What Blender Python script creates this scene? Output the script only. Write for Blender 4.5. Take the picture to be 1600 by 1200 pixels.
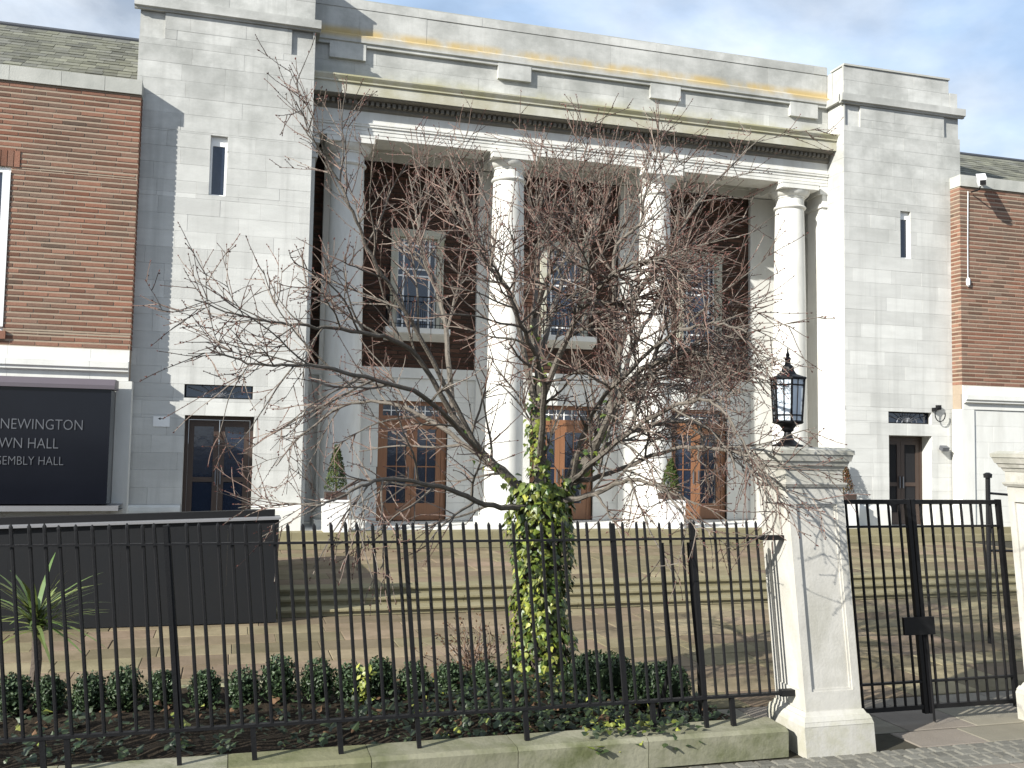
import bpy, math, random
from mathutils import Vector, Matrix
R = random.Random(7)
rad = math.radians
for o in list(bpy.data.objects): bpy.data.objects.remove(o)
S = bpy.context.scene
COL = S.collection

# ------------------------------------------------------------------ camera
CAMX = [[0.95989004, -0.03507291, 0.27817439],
        [-0.27981806, -0.05723551, 0.95834542],
        [0.0176905, 0.99774445, 0.06475383]]
cd = bpy.data.cameras.new('camera'); cam = bpy.data.objects.new('camera', cd); COL.objects.link(cam)
cam.matrix_world = Matrix(((CAMX[0][0], CAMX[0][1], -CAMX[0][2], 0.0),
                           (CAMX[1][0], CAMX[1][1], -CAMX[1][2], -21.0),
                           (CAMX[2][0], CAMX[2][1], -CAMX[2][2], 2.45),
                           (0, 0, 0, 1)))
cd.sensor_width = 36; cd.lens = 1506.95 / 1600 * 36
cd.clip_start = 0.05; cd.clip_end = 3000
S.camera = cam

# ------------------------------------------------------------------ sky and sun
SUN_AZ = rad(64)      # measured from the facade's outward normal (-Y) towards -X
SUN_EL = rad(27)
w = bpy.data.worlds.new('World'); S.world = w; w.use_nodes = True
nt = w.node_tree; nt.nodes.clear()
def wn(t, **k):
    n = nt.nodes.new(t)
    for a, b in k.items(): setattr(n, a, b)
    return n
out = wn('ShaderNodeOutputWorld'); bg = wn('ShaderNodeBackground')
sky = wn('ShaderNodeTexSky'); sky.sky_type = 'NISHITA'; sky.sun_disc = False
sky.sun_elevation = SUN_EL
sun_vec = Vector((-math.sin(SUN_AZ) * math.cos(SUN_EL), -math.cos(SUN_AZ) * math.cos(SUN_EL), math.sin(SUN_EL)))
sky.sun_rotation = math.atan2(sun_vec.x, sun_vec.y)
sky.air_density = 1.0; sky.dust_density = 0.8; sky.ozone_density = 2.2
tc = wn('ShaderNodeTexCoord')
mp = wn('ShaderNodeMapping'); mp.inputs['Scale'].default_value = (1.0, 1.0, 2.0); mp.inputs['Location'].default_value = (0.35, 0.2, 0.10)
n1 = wn('ShaderNodeTexNoise'); n1.inputs['Scale'].default_value = 2.3; n1.inputs['Detail'].default_value = 9; n1.inputs['Roughness'].default_value = 0.56
n1.inputs['Distortion'].default_value = 0.25
cr = wn('ShaderNodeValToRGB'); cr.color_ramp.elements[0].position = 0.38; cr.color_ramp.elements[0].color = (0.36, 0.36, 0.36, 1); cr.color_ramp.elements[1].position = 0.60
cr.color_ramp.elements[1].color = (0.9, 0.9, 0.9, 1)
n2 = wn('ShaderNodeTexNoise'); n2.inputs['Scale'].default_value = 4.0; n2.inputs['Detail'].default_value = 6
cc = wn('ShaderNodeValToRGB')
cc.color_ramp.elements[0].position = 0.35; cc.color_ramp.elements[0].color = (7.8, 10.4, 14.2, 1)
cc.color_ramp.elements[1].position = 0.65; cc.color_ramp.elements[1].color = (14.0, 14.8, 15.6, 1)
mx = wn('ShaderNodeMix', data_type='RGBA')
L = nt.links.new
L(tc.outputs['Generated'], mp.inputs['Vector']); L(mp.outputs[0], n1.inputs['Vector']); L(mp.outputs[0], n2.inputs['Vector'])
L(n1.outputs['Fac'], cr.inputs[0]); L(n2.outputs['Fac'], cc.inputs[0])
L(cr.outputs[0], mx.inputs['Factor']); L(sky.outputs[0], mx.inputs[6]); L(cc.outputs[0], mx.inputs[7])
L(mx.outputs[2], bg.inputs['Color']); bg.inputs['Strength'].default_value = 0.050
L(bg.outputs[0], out.inputs[0])
sd = bpy.data.lights.new('sun', 'SUN'); sd.energy = 5.0; sd.angle = rad(0.5); sd.color = (1.0, 0.97, 0.89)
sun = bpy.data.objects.new('sun', sd); COL.objects.link(sun)
sun.rotation_euler = (-sun_vec).to_track_quat('-Z', 'Y').to_euler(); sun.location = (-30, -30, 30)
S.view_settings.view_transform = 'Standard'; S.view_settings.look = 'None'
S.view_settings.exposure = 0.80; S.view_settings.gamma = 1.0; S.view_settings.use_curve_mapping = False
S.render.engine = 'CYCLES'

# ------------------------------------------------------------------ materials
MAT = {}
def material(name, col, rough=0.8, var=0.0, noise=0.0, nscale=3.0, stretch=(1, 1, 1), bump=0.0, bscale=40, metal=0.0,
             dark=None, darkamt=0.0, dscale=0.8, dstretch=(1, 1, 1), trans=0.0, spec=0.5, col2=None, hue=0.0):
    """procedural principled material in world position space; var = difference from piece to piece"""
    m = bpy.data.materials.new(name); m.use_nodes = True; t = m.node_tree; N = t.nodes; K = t.links.new
    p = N['Principled BSDF']; p.inputs['Roughness'].default_value = rough; p.inputs['Metallic'].default_value = metal
    p.inputs['Specular IOR Level'].default_value = spec if rough < 0.7 else 0.12
    if trans: p.inputs['Transmission Weight'].default_value = trans
    geo = N.new('ShaderNodeNewGeometry')
    def mapped(st):
        mpn = N.new('ShaderNodeMapping'); mpn.inputs['Scale'].default_value = st; K(geo.outputs['Position'], mpn.inputs['Vector']); return mpn.outputs[0]
    def math_(op, a, b):
        q = N.new('ShaderNodeMath'); q.operation = op
        for i, v in enumerate((a, b)):
            if isinstance(v, (int, float)): q.inputs[i].default_value = v
            else: K(v, q.inputs[i])
        return q.outputs[0]
    cur = None
    def mix(fac, a, b, bt='MIX'):
        q = N.new('ShaderNodeMix'); q.data_type = 'RGBA'; q.blend_type = bt
        for s, v in ((0, fac), (6, a), (7, b)):
            if isinstance(v, (int, float)): q.inputs[s].default_value = v
            elif isinstance(v, (tuple, list)): q.inputs[s].default_value = (*v, 1) if len(v) == 3 else v
            else: K(v, q.inputs[s])
        return q.outputs[2]
    cur = None
    rnd = None
    if var or col2:
        oi = N.new('ShaderNodeObjectInfo')
        rnd = math_('FRACT', math_('ADD', oi.outputs['Random'], geo.outputs['Random Per Island']), 0)
        rnd2 = math_('FRACT', math_('MULTIPLY', rnd, 7.31), 0)
    base = tuple(col)
    if col2:
        cur = mix(rnd2, base, tuple(col2))
    else:
        cur = base
    if var:
        v = math_('ADD', math_('MULTIPLY', rnd, 2 * var), 1 - var)
        cc_ = N.new('ShaderNodeCombineColor'); K(v, cc_.inputs[0]); K(v, cc_.inputs[1]); K(v, cc_.inputs[2])
        cur = mix(1.0, cur, cc_.outputs[0], 'MULTIPLY')
    if noise:
        nn = N.new('ShaderNodeTexNoise'); nn.inputs['Scale'].default_value = nscale; nn.inputs['Detail'].default_value = 7; nn.inputs['Roughness'].default_value = 0.62
        K(mapped(stretch), nn.inputs['Vector'])
        v = math_('ADD', math_('MULTIPLY', nn.outputs['Fac'], 2 * noise), 1 - noise)
        cc_ = N.new('ShaderNodeCombineColor'); K(v, cc_.inputs[0]); K(v, cc_.inputs[1]); K(v, cc_.inputs[2])
        cur = mix(1.0, cur, cc_.outputs[0], 'MULTIPLY')
    if dark:
        nd = N.new('ShaderNodeTexNoise'); nd.inputs['Scale'].default_value = dscale; nd.inputs['Detail'].default_value = 8; nd.inputs['Roughness'].default_value = 0.65
        K(mapped(dstretch), nd.inputs['Vector'])
        rp = N.new('ShaderNodeMapRange'); rp.inputs[1].default_value = 0.42; rp.inputs[2].default_value = 0.72; rp.inputs[3].default_value = 0; rp.inputs[4].default_value = darkamt
        K(nd.outputs['Fac'], rp.inputs[0])
        cur = mix(rp.outputs[0], cur, tuple(dark))
    m['_nodes'] = 1
    if isinstance(cur, tuple): p.inputs['Base Color'].default_value = (*cur, 1)
    else: K(cur, p.inputs['Base Color'])
    if bump:
        nb = N.new('ShaderNodeTexNoise'); nb.inputs['Scale'].default_value = bscale; nb.inputs['Detail'].default_value = 6; K(geo.outputs['Position'], nb.inputs['Vector'])
        b = N.new('ShaderNodeBump'); b.inputs['Strength'].default_value = bump; b.inputs['Distance'].default_value = 0.02
        K(nb.outputs['Fac'], b.inputs['Height']); K(b.outputs[0], p.inputs['Normal'])
    del m['_nodes']
    MAT[name] = m; m['cur'] = 0; del m['cur']
    return m
def zband(m, z0, z1, col, amt, soft=0.12, nscale=1.2, nlow=0.45, nhigh=0.62, stretch=(1, 1, 1)):
    """a growth or soot tint that belongs to the stone between two heights, broken up by noise"""
    t = m.node_tree; N = t.nodes; K = t.links.new; p = N['Principled BSDF']
    src = p.inputs['Base Color'].links[0].from_socket
    geo = N.new('ShaderNodeNewGeometry'); sx = N.new('ShaderNodeSeparateXYZ'); K(geo.outputs['Position'], sx.inputs[0])
    def mr(v, a, b, c, d):
        r = N.new('ShaderNodeMapRange'); r.interpolation_type = 'SMOOTHSTEP'
        for i, q in enumerate((a, b, c, d)): r.inputs[1 + i].default_value = q
        K(v, r.inputs[0]); return r.outputs[0]
    up = mr(sx.outputs[2], z0 - soft, z0 + soft, 0, 1); dn = mr(sx.outputs[2], z1 - soft, z1 + soft, 1, 0)
    mpn = N.new('ShaderNodeMapping'); mpn.inputs['Scale'].default_value = stretch; K(geo.outputs['Position'], mpn.inputs['Vector'])
    nn = N.new('ShaderNodeTexNoise'); nn.inputs['Scale'].default_value = nscale; nn.inputs['Detail'].default_value = 8; nn.inputs['Roughness'].default_value = 0.65; K(mpn.outputs[0], nn.inputs['Vector'])
    nz = mr(nn.outputs['Fac'], nlow, nhigh, 0, amt)
    a = N.new('ShaderNodeMath'); a.operation = 'MULTIPLY'; K(up, a.inputs[0]); K(dn, a.inputs[1])
    b = N.new('ShaderNodeMath'); b.operation = 'MULTIPLY'; K(a.outputs[0], b.inputs[0]); K(nz, b.inputs[1])
    q = N.new('ShaderNodeMix'); q.data_type = 'RGBA'; K(b.outputs[0], q.inputs[0]); K(src, q.inputs[6]); q.inputs[7].default_value = (*col, 1)
    K(q.outputs[2], p.inputs['Base Color'])

material('ashlar', (0.555, 0.555, 0.535), 0.85, var=0.10, noise=0.18, nscale=2.2, stretch=(0.5, 1, 2.2), bump=0.15, bscale=26,
         dark=(0.36, 0.36, 0.34), darkamt=0.42, dscale=0.7, dstretch=(0.6, 1, 1.3))
zband(MAT['ashlar'], 8.2, 14.5, (0.25, 0.255, 0.24), 0.85, soft=2.4, nscale=0.9, nlow=0.3, nhigh=0.75, stretch=(1, 1, 1.2))
zband(MAT['ashlar'], -1, 20, (0.33, 0.33, 0.315), 0.42, soft=0.5, nscale=1.3, nlow=0.46, nhigh=0.70, stretch=(2.6, 2.6, 0.16))
material('parapet_stone', (0.555, 0.555, 0.535), 0.85, var=0.10, noise=0.18, nscale=2.2, stretch=(0.5, 1, 2.2), bump=0.15, bscale=26,
         dark=(0.36, 0.36, 0.34), darkamt=0.42, dscale=0.7, dstretch=(0.6, 1, 1.3))
zband(MAT['parapet_stone'], 8.2, 14.5, (0.25, 0.255, 0.24), 0.85, soft=2.4, nscale=0.9, nlow=0.3, nhigh=0.75, stretch=(1, 1, 1.2))
zband(MAT['parapet_stone'], -1, 20, (0.33, 0.33, 0.315), 0.42, soft=0.5, nscale=1.3, nlow=0.46, nhigh=0.70, stretch=(2.6, 2.6, 0.16))
zband(MAT['parapet_stone'], 11.66, 11.93, (0.46, 0.33, 0.12), 0.8, soft=0.09, nscale=0.6, nlow=0.34, nhigh=0.52, stretch=(1, 1, 0.6))
zband(MAT['parapet_stone'], 10.45, 10.95, (0.36, 0.34, 0.19), 0.45, soft=0.12, nscale=0.9, nlow=0.42, nhigh=0.60)
material('stone', (0.65, 0.648, 0.62), 0.8, noise=0.12, nscale=3.0, stretch=(1, 1, 0.5), bump=0.12, bscale=30, dark=(0.42, 0.41, 0.37), darkamt=0.3, dscale=1.1, dstretch=(2, 2, 0.5), var=0.03)
material('portland', (0.65, 0.645, 0.615), 0.75, noise=0.16, nscale=2.2, stretch=(1.5, 1.5, 0.4), bump=0.10, bscale=24, dark=(0.47, 0.45, 0.40), darkamt=0.55, dscale=1.7, dstretch=(2, 2, 0.5), var=0.02)
material('cornice_stone', (0.47, 0.46, 0.40), 0.85, noise=0.25, nscale=3, stretch=(1.5, 1.5, 0.4), bump=0.2, dark=(0.30, 0.27, 0.14), darkamt=0.65, dscale=1.2, dstretch=(1.0, 1, 1.4), var=0.02)
zband(MAT['cornice_stone'], 10.5, 10.95, (0.34, 0.32, 0.16), 0.6, soft=0.1, nscale=1.0, nlow=0.40, nhigh=0.58)
material('shaded_stone', (0.17, 0.16, 0.14), 0.95, noise=0.4, nscale=5)  # darkened stone: the shade under the cornice is put into the colour
material('pier_stone', (0.47, 0.455, 0.42), 0.8, noise=0.2, nscale=5, bump=0.12, bscale=45, dark=(0.30, 0.29, 0.24), darkamt=0.7, dscale=2.4, dstretch=(1.5, 1.5, 0.7), var=0.03)
zband(MAT['pier_stone'], 2.15, 2.6, (0.22, 0.22, 0.18), 0.6, soft=0.12, nscale=4, nlow=0.35, nhigh=0.65)
zband(MAT['pier_stone'], -0.3, 0.35, (0.30, 0.29, 0.20), 0.5, soft=0.15, nscale=5, nlow=0.4, nhigh=0.65)
material('mortar', (0.50, 0.48, 0.43), 0.95, noise=0.15, nscale=9)
material('brick', (0.205, 0.112, 0.080), 0.9, var=0.34, noise=0.3, nscale=14, bump=0.3, bscale=60, col2=(0.135, 0.095, 0.074), dark=(0.28, 0.10, 0.06), darkamt=0.5, dscale=0.7)
material('brick_mortar', (0.32, 0.26, 0.20), 0.95, noise=0.18, nscale=12)
material('inner_brick', (0.085, 0.045, 0.032), 0.9, var=0.28, noise=0.3, nscale=12, bump=0.3, bscale=60, col2=(0.05, 0.033, 0.026))  # brick darkened so its colour carries the portico's deep shade
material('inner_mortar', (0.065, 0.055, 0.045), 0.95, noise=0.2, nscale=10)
material('slate', (0.115, 0.115, 0.105), 0.85, var=0.35, noise=0.35, nscale=9, bump=0.3, bscale=30, col2=(0.155, 0.155, 0.125), dark=(0.18, 0.18, 0.12), darkamt=0.5, dscale=1.4)
material('ridge', (0.05, 0.055, 0.065), 0.6, noise=0.2)
material('coping', (0.42, 0.42, 0.39), 0.85, noise=0.2, nscale=2.5, bump=0.2, dark=(0.24, 0.25, 0.23), darkamt=0.6, dscale=1.4, var=0.05)
material('white_paint', (0.80, 0.80, 0.79), 0.4, noise=0.05)
material('window_glass', (0.015, 0.022, 0.04), 0.06, spec=0.9, bump=0.06, bscale=5)
material('dark_interior', (0.02, 0.02, 0.022), 0.7, noise=0.2)
material('iron', (0.010, 0.010, 0.011), 0.5, noise=0.3, nscale=30, spec=0.22, bump=0.15, bscale=80)
material('gate_iron', (0.008, 0.008, 0.009), 0.5, noise=0.3, nscale=30, spec=0.22)
material('wood', (0.23, 0.105, 0.05), 0.45, noise=0.35, nscale=4, stretch=(8, 8, 0.6), var=0.05)
material('dark_wood', (0.05, 0.032, 0.024), 0.5, noise=0.3, nscale=5, stretch=(6, 6, 0.6))
material('sign_glass', (0.007, 0.008, 0.012), 0.12, noise=0.2, nscale=1.5, spec=0.25)
material('sign_edge', (0.10, 0.085, 0.10), 0.5, noise=0.1)
material('silver', (0.14, 0.145, 0.16), 0.45, metal=0.4, noise=0.05)
material('ramp_metal', (0.013, 0.014, 0.016), 0.55, spec=0.2, noise=0.18, nscale=1.2, stretch=(2.5, 1, 0.35), dark=(0.017, 0.0165, 0.017), darkamt=0.5, dscale=2.0, bump=0.05)
material('pale_edge', (0.20, 0.20, 0.21), 0.5, noise=0.1)
material('flag', (0.215, 0.188, 0.115), 0.85, var=0.30, noise=0.25, nscale=2.6, bump=0.25, bscale=30, col2=(0.205, 0.15, 0.11), dark=(0.095, 0.078, 0.04), darkamt=0.65, dscale=1.6)
material('step_stone', (0.23, 0.205, 0.13), 0.85, noise=0.25, nscale=2.5, bump=0.25, dark=(0.17, 0.15, 0.08), darkamt=0.6, dscale=1.6, dstretch=(1, 1, 4), var=0.08)
material('pavement', (0.205, 0.19, 0.15), 0.85, var=0.12, noise=0.22, nscale=4, bump=0.25, bscale=45, col2=(0.19, 0.165, 0.14), dark=(0.18, 0.16, 0.14), darkamt=0.4, dscale=1.5)
material('sett', (0.14, 0.135, 0.118), 0.8, var=0.2, noise=0.3, nscale=12, bump=0.35, bscale=40)
material('joint', (0.05, 0.046, 0.035), 0.95, noise=0.3, nscale=8)
material('asphalt', (0.05, 0.05, 0.052), 0.9, noise=0.3, nscale=20, bump=0.3, bscale=120)
material('soil', (0.026, 0.02, 0.014), 0.95, noise=0.5, nscale=12, bump=0.9, bscale=30)
material('mossy_stone', (0.23, 0.225, 0.135), 0.9, noise=0.3, nscale=3, bump=0.3, bscale=25, dark=(0.085, 0.095, 0.04), darkamt=0.9, dscale=2.6, dstretch=(1, 1, 1.2), var=0.25, col2=(0.27, 0.26, 0.21))
material('bark', (0.10, 0.082, 0.068), 0.9, noise=0.4, nscale=14, stretch=(1, 1, 0.4), bump=0.6, bscale=40)
material('branch_bark', (0.16, 0.14, 0.12), 0.85, noise=0.5, nscale=16, bump=0.6, bscale=60, dark=(0.08, 0.075, 0.06), darkamt=0.6, dscale=5)
material('twig_bark', (0.15, 0.095, 0.078), 0.75, noise=0.35, nscale=6, col2=(0.19, 0.165, 0.14), var=0.3)
material('bud', (0.095, 0.042, 0.036), 0.7, var=0.3)
material('ivy_leaf', (0.032, 0.065, 0.014), 0.42, var=0.4, col2=(0.12, 0.15, 0.02), noise=0.2, nscale=20)
material('ivy_ground', (0.016, 0.032, 0.011), 0.5, var=0.5, col2=(0.03, 0.045, 0.014), noise=0.2, nscale=20)
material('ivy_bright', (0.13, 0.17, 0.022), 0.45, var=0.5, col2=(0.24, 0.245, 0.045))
material('box_leaf', (0.022, 0.045, 0.016), 0.55, var=0.4, col2=(0.035, 0.06, 0.02))
material('box_core', (0.008, 0.014, 0.006), 0.95, noise=0.3)
material('yucca_leaf', (0.07, 0.12, 0.03), 0.45, var=0.4, col2=(0.16, 0.18, 0.05))
material('dry_leaf', (0.10, 0.06, 0.035), 0.8, var=0.4)
material('conifer', (0.035, 0.06, 0.018), 0.7, var=0.4, col2=(0.06, 0.07, 0.02))
material('red_flower', (0.12, 0.04, 0.02), 0.7, var=0.4, col2=(0.05, 0.06, 0.02))
material('lamp_glass', (0.74, 0.82, 0.90), 0.15, trans=0.3, spec=0.6, noise=0.08)
material('cctv_white', (0.75, 0.75, 0.76), 0.35, noise=0.03)
material('litter', (0.6, 0.58, 0.55), 0.6, noise=0.1)

# ------------------------------------------------------------------ helpers
WL = {}
class MB:
    def __init__(s): s.v = []; s.f = []; s.m = []
    def quad_faces(s, vs, fs):
        n = len(s.v); s.v += vs; s.f += [tuple(i + n for i in q) for q in fs]
    def box(s, x0, x1, y0, y1, z0, z1):
        s.quad_faces([(x0, y0, z0), (x1, y0, z0), (x1, y1, z0), (x0, y1, z0), (x0, y0, z1), (x1, y0, z1), (x1, y1, z1), (x0, y1, z1)],
                     [(3, 2, 1, 0), (4, 5, 6, 7), (0, 1, 5, 4), (1, 2, 6, 5), (2, 3, 7, 6), (3, 0, 4, 7)])
        return s
    def frustum(s, cx, cy, z0, z1, a0, b0, a1, b1):
        s.quad_faces([(cx - a0, cy - b0, z0), (cx + a0, cy - b0, z0), (cx + a0, cy + b0, z0), (cx - a0, cy + b0, z0),
                      (cx - a1, cy - b1, z1), (cx + a1, cy - b1, z1), (cx + a1, cy + b1, z1), (cx - a1, cy + b1, z1)],
                     [(3, 2, 1, 0), (4, 5, 6, 7), (0, 1, 5, 4), (1, 2, 6, 5), (2, 3, 7, 6), (3, 0, 4, 7)])
        return s
    def profile_x(s, pts, x0, x1):          # closed (y, z) profile swept along X
        n = len(pts)
        s.quad_faces([(x0, y, z) for y, z in pts] + [(x1, y, z) for y, z in pts],
                     [(i, (i + 1) % n, (i + 1) % n + n, i + n) for i in range(n)] + [tuple(range(n - 1, -1, -1)), tuple(range(n, 2 * n))])
        return s
    def profile_y(s, pts, y0, y1):
        n = len(pts)
        s.quad_faces([(x, y0, z) for x, z in pts] + [(x, y1, z) for x, z in pts],
                     [(i, (i + 1) % n, (i + 1) % n + n, i + n) for i in range(n)] + [tuple(range(n - 1, -1, -1)), tuple(range(n, 2 * n))])
        return s
    def lathe(s, prof, cx, cy, n=24, a0=0.0):
        k = len(s.v); m = len(prof)
        for r, z in prof:
            for i in range(n):
                a = a0 + 2 * math.pi * i / n; s.v.append((cx + r * math.cos(a), cy + r * math.sin(a), z))
        for j in range(m - 1):
            for i in range(n):
                s.f.append((k + j * n + i, k + j * n + (i + 1) % n, k + (j + 1) * n + (i + 1) % n, k + (j + 1) * n + i))
        s.f.append(tuple(k + i for i in range(n - 1, -1, -1))); s.f.append(tuple(k + (m - 1) * n + i for i in range(n)))
        return s
    def tube(s, pts, rr, n=5, cap=True):
        pts = [Vector(p) for p in pts]
        if isinstance(rr, (int, float)): rr = [rr] * len(pts)
        k = len(s.v)
        d = (pts[1] - pts[0]).normalized()
        u = d.cross(Vector((0, 0, 1)))
        if u.length < 1e-3: u = d.cross(Vector((0, 1, 0)))
        u.normalize()
        for i, p in enumerate(pts):
            if 0 < i < len(pts) - 1: d = (pts[i + 1] - pts[i - 1])
            elif i: d = pts[i] - pts[i - 1]
            d = d.normalized(); u = (u - d * u.dot(d))
            if u.length < 1e-5: u = d.orthogonal()
            u.normalize(); vv = d.cross(u)
            for j in range(n):
                a = 2 * math.pi * j / n; q = p + (u * math.cos(a) + vv * math.sin(a)) * rr[i]; s.v.append((q.x, q.y, q.z))
        for i in range(len(pts) - 1):
            for j in range(n):
                s.f.append((k + i * n + j, k + i * n + (j + 1) % n, k + (i + 1) * n + (j + 1) % n, k + (i + 1) * n + j))
        if cap:
            s.f.append(tuple(k + j for j in range(n - 1, -1, -1))); s.f.append(tuple(k + (len(pts) - 1) * n + j for j in range(n)))
        return s
    def lean(s, k, z0):
        s.v = [(x - k * (z - z0), y, z) for x, y, z in s.v]; return s
    def mesh(s, name, mat, smooth=False):
        me = bpy.data.meshes.new(name); me.from_pydata(s.v, [], s.f); me.update()
        if mat: me.materials.append(MAT[mat])
        if smooth:
            me.polygons.foreach_set('use_smooth', [True] * len(me.polygons))
            try: me.set_sharp_from_angle(angle=rad(40))
            except Exception: pass
        return me
    def build(s, name, mat, parent=None, smooth=False, label=None):
        return link(name, s.mesh(name, mat, smooth), parent, label=label)
def link(name, me, parent=None, loc=(0, 0, 0), rot=None, scale=None, label=None):
    o = bpy.data.objects.new(name, me); COL.objects.link(o)
    o.location = loc
    if rot is not None: o.rotation_euler = rot
    if scale is not None: o.scale = scale
    if parent is not None:
        o.parent = parent; o.matrix_parent_inverse = Matrix.Translation(-WL[parent.name])
    WL[o.name] = Vector(loc)
    if label: o['label'] = label
    return o
def thing(name, label, cat, loc, group=None):
    o = bpy.data.objects.new(name, None); COL.objects.link(o); o.location = loc; o.empty_display_size = 0.2
    WL[o.name] = Vector(loc); return tag(o, label, cat, group)
def tag(o, label=None, cat=None, group=None, kind=None):
    if label: o['label'] = label
    if cat: o['category'] = cat
    if group: o['group'] = group
    if kind: o['kind'] = kind
    return o
BLK = {}
def block_mesh(name, w, h, d, c, mat):      # front-chamfered block: x 0..w, z 0..h, front at y = 0, back at y = d (open behind)
    key = (name, round(w, 3), round(h, 3), round(d, 3), c, mat)
    if key not in BLK:
        b = MB(); b.quad_faces(*block_geo(0, 0, 0, w, h, d, c)); BLK[key] = b.mesh(name, mat)
    return BLK[key]
def block_geo(x, y, z, w, h, d, c):
    return ([(x, y + d, z), (x + w, y + d, z), (x + w, y + d, z + h), (x, y + d, z + h),
             (x, y + c, z), (x + w, y + c, z), (x + w, y + c, z + h), (x, y + c, z + h),
             (x + c, y, z + c), (x + w - c, y, z + c), (x + w - c, y, z + h - c), (x + c, y, z + h - c)],
            [(8, 9, 10, 11), (4, 5, 9, 8), (5, 6, 10, 9), (6, 7, 11, 10), (7, 4, 8, 11), (0, 1, 5, 4), (1, 2, 6, 5), (2, 3, 7, 6), (3, 0, 4, 7)])
def slab_geo(x, y, z, w, l, h, c):          # flat paving piece, top at z, chamfered upper edge
    return ([(x, y, z - h), (x + w, y, z - h), (x + w, y + l, z - h), (x, y + l, z - h),
             (x, y, z - c), (x + w, y, z - c), (x + w, y + l, z - c), (x, y + l, z - c),
             (x + c, y + c, z), (x + w - c, y + c, z), (x + w - c, y + l - c, z), (x + c, y + l - c, z)],
            [(8, 9, 10, 11), (4, 5, 9, 8), (5, 6, 10, 9), (6, 7, 11, 10), (7, 4, 8, 11), (0, 1, 5, 4), (1, 2, 6, 5), (2, 3, 7, 6), (3, 0, 4, 7)])
def wall_core(b, x0, x1, z0, z1, y0, y1, holes=()):   # solid wall with rectangular openings and proper reveals
    xs = sorted({x0, x1, *[v for h in holes for v in (h[0], h[1]) if x0 < v < x1]}); zs = sorted({z0, z1, *[v for h in holes for v in (h[2], h[3]) if z0 < v < z1]})
    def solid(i, j):
        if i < 0 or j < 0 or i >= len(xs) - 1 or j >= len(zs) - 1: return False
        cx = (xs[i] + xs[i + 1]) / 2; cz = (zs[j] + zs[j + 1]) / 2
        return not any(h[0] < cx < h[1] and h[2] < cz < h[3] for h in holes)
    for i in range(len(xs) - 1):
        for j in range(len(zs) - 1):
            if not solid(i, j): continue
            a, c, e, g = xs[i], xs[i + 1], zs[j], zs[j + 1]
            b.quad_faces([(a, y0, e), (c, y0, e), (c, y0, g), (a, y0, g)], [(0, 1, 2, 3)])
            b.quad_faces([(a, y1, e), (c, y1, e), (c, y1, g), (a, y1, g)], [(3, 2, 1, 0)])
            if not solid(i - 1, j): b.quad_faces([(a, y0, e), (a, y1, e), (a, y1, g), (a, y0, g)], [(3, 2, 1, 0)])
            if not solid(i + 1, j): b.quad_faces([(c, y0, e), (c, y1, e), (c, y1, g), (c, y0, g)], [(0, 1, 2, 3)])
            if not solid(i, j - 1): b.quad_faces([(a, y0, e), (c, y0, e), (c, y1, e), (a, y1, e)], [(3, 2, 1, 0)])
            if not solid(i, j + 1): b.quad_faces([(a, y0, g), (c, y0, g), (c, y1, g), (a, y1, g)], [(0, 1, 2, 3)])
def courses(x0, x1, z0, z1, ch, lens, holes=(), joint=0.004, rng=R, stagger=None):
    """rectangles (x, z, w, h) of a coursed wall cut round its openings"""
    outr = []; n = max(1, round((z1 - z0) / ch)); ch = (z1 - z0) / n
    for k in range(n):
        a, b_ = z0 + k * ch, z0 + (k + 1) * ch
        cuts = sorted({a, b_, *[v for h in holes for v in (h[2], h[3]) if a + 0.02 < v < b_ - 0.02]})
        st = rng.uniform(0, lens[1]) if stagger is None else stagger * (k % 2)
        base = []; x = x0 - st
        while x < x1:
            l = rng.uniform(*lens); base.append((x, x + l)); x += l
        for za, zb in zip(cuts, cuts[1:]):
            zc = (za + zb) / 2
            segs = [(x0, x1)]
            for h in holes:
                if h[2] < zc < h[3]:
                    ns = []
                    for s0, s1 in segs:
                        if h[1] <= s0 or h[0] >= s1: ns.append((s0, s1)); continue
                        if h[0] > s0: ns.append((s0, h[0]))
                        if h[1] < s1: ns.append((h[1], s1))
                    segs = ns
            for s0, s1 in segs:
                for p, q in base:
                    u, v_ = max(p, s0), min(q, s1)
                    if v_ - u < 0.001: continue
                    if v_ - u < 0.1 * (lens[0]) and v_ - u < 0.05: continue
                    outr.append((u + joint / 2, za + joint / 2, v_ - u - joint, zb - za - joint))
    return outr
def ordinal(i):
    return ['first', 'second', 'third', 'fourth', 'fifth', 'sixth', 'seventh', 'eighth', 'ninth', 'tenth', 'eleventh', 'twelfth', 'thirteenth', 'fourteenth', 'fifteenth', 'sixteenth'][i]

# ================================================================== THE GROUND
gb = MB(); gb.quad_faces([(-900, -900, -0.16), (900, -900, -0.16), (900, 900, -0.16), (-900, 900, -0.16)], [(0, 1, 2, 3)])
tag(gb.build('ground', 'asphalt'), kind='structure')
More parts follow.
